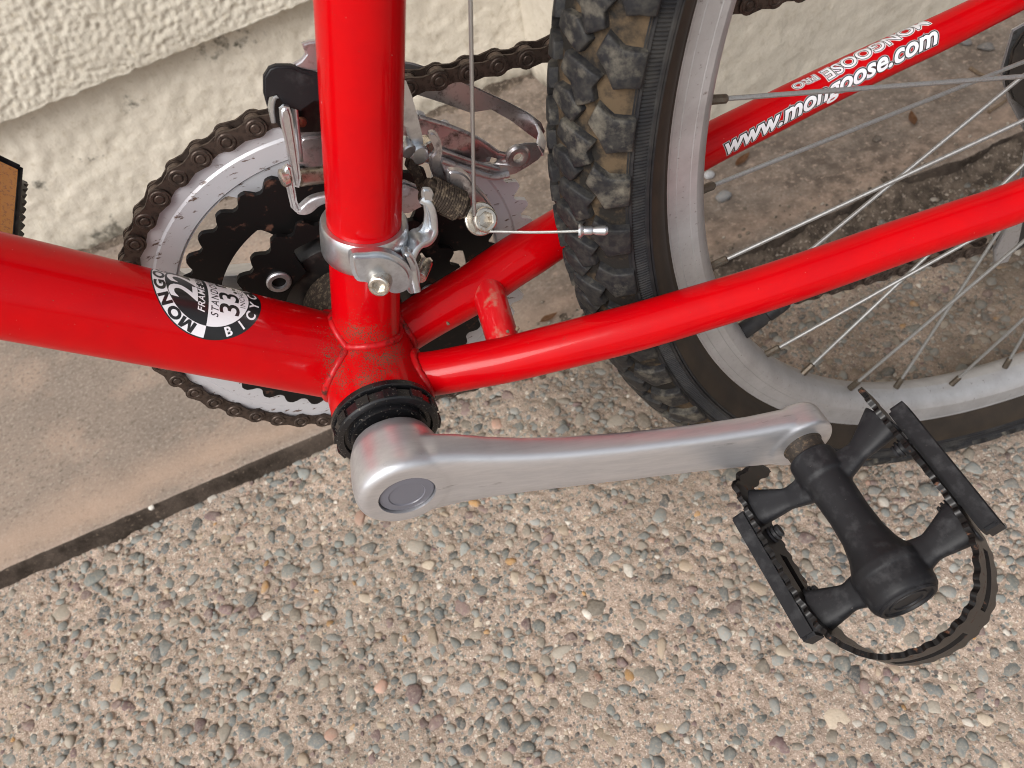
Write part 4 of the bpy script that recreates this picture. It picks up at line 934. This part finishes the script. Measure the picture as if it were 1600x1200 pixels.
P = spline([at(a, b, 40.0) for a, b in ((690, 250), (735, 266), (770, 276), (795, 272))], 14); mk('cage_rolled_edge', *sweep(P, 1.5, 10), ALUD, fd)
P = spline([at(a, b, 40.2) for a, b in ((655, 222), (700, 238), (745, 254), (780, 264))], 14); mk('cage_pressed_rib', *sweep(P, .9, 10), CHROME, fd)
mk('cage_screw_eye', *lathe(at(809, 245, 41), (0, -1, 0), [(-1.4, 2.2), (0, 2.2), (.8, 2.3), (1.0, 3.0), (1.0, 4.6), (.2, 5.6), (-1.4, 5.6)], 26, False), CHROME, fd)
plate('cage_pressed_slot', [(470, 222), (478, 216), (520, 212), (560, 210), (560, 232), (520, 234), (478, 236), (470, 230)], 39.4, 1.8, CHROME, fd, .8, True, 3)
plate('cage_outer_plate', [(500, 92), (600, 92), (645, 99), (690, 113), (745, 137), (790, 158), (825, 176), (846, 192), (852, 206), (844, 222), (826, 210), (800, 190), (768, 172), (735, 177), (690, 161), (640, 145), (560, 138), (500, 132)], 54, 1.3, CHROME, fd, .5)
c0, c1 = at(842, 201, 54.6), at(843, 236, 41.2)
mk('cage_tail_bridge', *sweep([c0, (c0 + c1) / 2 + V3(1.5, 0, .5), c1], 1.0, sec=rect(.7, 3.2, .4), N=(1, 0, .3)), ALU, fd, 40)
# front half, seen beside the seat tube
plate('cover_boot', [(421, 108), (432, 104), (456, 104), (472, 112), (500, 118), (530, 120), (530, 160), (492, 160), (470, 175), (448, 168), (432, 150), (421, 154), (418, 170), (412, 148), (412, 122)], 18, 3, BLACKP, fd, 1.4, False, 3)
plate('cable_stop_tab', [(472, 70), (484, 66), (500, 64), (520, 64), (520, 116), (486, 112), (470, 108), (456, 104), (470, 96), (478, 86)], 20, 2.5, ALUD, fd, .6)
strip('cage_bracket', [(425, 182, 24), (423, 160, 24), (427, 143, 24), (442, 141, 24), (457, 148, 24), (460, 168, 24), (464, 205, 26), (468, 240, 28)], 4.5, .8, ZINC)
plate('cage_bracket_web', [(426, 150), (458, 152), (462, 200), (442, 205), (428, 188)], 30, 2, BLACKM, fd, .4)
plate('cage_back_wall', [(460, 150), (540, 140), (540, 205), (466, 208)], 36, 2, BLACKM, fd, .4)
plate('front_link', [(437, 174), (444, 168), (453, 170), (457, 182), (465, 235), (471, 282), (468, 296), (460, 294), (455, 270), (446, 225), (439, 195)], 14, 3.4, ZINC, fd, 1.0, False, 3)
plate('lower_link', [(442, 266), (449, 260), (456, 264), (459, 280), (465, 318), (472, 332), (463, 334), (455, 326), (449, 300)], 9, 3, ZINC, fd, .9, False, 3)
mk('link_rivet', *lathe(at(449, 276, 11), V3(-.95, -.25, .15), [(-1, 2.2), (0, 3.2), (2, 3.4), (2.6, 2.6)], 20), BOLT, fd)
c0, c1 = at(466, 278, 20), at(545, 268, 24); mk('cross_pin', *lathe(c0, c1 - c0, [(0, 2.8), (.5, 3.3), (np.linalg.norm(c1 - c0), 3.3)], 24), M('dirty_pin', (.42, .38, .31), .4, .8, mott=(300, (.13, .1, .07), .48, .66)), fd)
plate('body_casting', [(464, 334), (478, 318), (496, 309), (530, 304), (560, 304), (560, 318), (520, 318), (500, 324), (488, 334), (476, 338)], 14, 4, ALUD, fd, 1.2, True, 3)
mk('cage_rivet', *lathe(at(471, 190, 33), (0, -1, 0), [(0, 2), (1, 1.8), (1.4, 1)], 16), M('copper_rivet', (.3, .12, .08), .4, .7), fd)
# shift cable and its end cap
cb = at(748, 338, -11); ctop = at(735, 0, -8); dcab = nrm(ctop - at(741, 332, -9))
mk('shift_cable', *sweep([at(741, 336, -9), at(741, 332, -9), ctop, ctop + dcab * 300], .72, 10), CABLE, bike)
tail = spline([at(757, 362, -9), at(775, 362, -12), at(840, 363, -20), at(906, 361, -28)], 16); mk('cable_tail', *sweep(tail, .55, 8), CABLE, bike)
c0, c1 = at(904, 360.5, -28), at(950, 360, -32); L_ = np.linalg.norm(c1 - c0)
mk('cable_end_cap', *lathe(c0, c1 - c0, [(0, 1), (0, 2.6), (.7, 2.9), (1.4, 2.3), (2, 1.6), (L_ * .42, 1.75), (L_ * .5, 1.25), (L_ * .62, 1.7), (L_ - 1, 1.9), (L_, 1.2)], 20), ZINC, bike)

# rear derailleur, at the picture's edge --------------------------------
rd = empty('rear_derailleur', parent=bike)
def xz(name, pts, y, th, mat, bev=.6): return prism(name, [V3(a, y, b) for a, b in pts], V3(0, th, 0), mat, rd, bev)
xz('cage_plate', [(347, 0), (350, 7), (356, 10), (370, 9), (388, -2), (398, -40), (410, -110), (418, -150), (412, -164), (398, -166), (392, -158), (399, -140), (396, -110), (386, -74), (372, -46), (358, -33), (349, -18)], 44, 2, BLACKM)
xz('cage_plate', [(352, 4), (370, 8), (388, -4), (400, -60), (414, -150), (404, -160), (388, -75), (365, -42), (353, -20)], 53, 2, ALUD)
mk('guide_pulley', *lathe(V3(374, 47, -18), (0, 1, 0), [(0, 5), (0, 19), (1, 20.5), (3, 20.5), (4, 19), (4, 5)], 44), BLACKP, rd)
mk('tension_pulley', *lathe(V3(405, 47, -140), (0, 1, 0), [(0, 5), (0, 19), (1, 20.5), (3, 20.5), (4, 19), (4, 5)], 44), BLACKP, rd)
xz('outer_bracket', [(384, -132), (394, -128), (398, -150), (396, -168), (386, -166), (381, -150)], 40, 3, ALUD)
mk('cage_screw', *lathe(V3(354, 44, 2), (0, -1, 0), [(-1, 2.4), (.6, 2.6), (.8, 2)], 20), BOLT, rd)
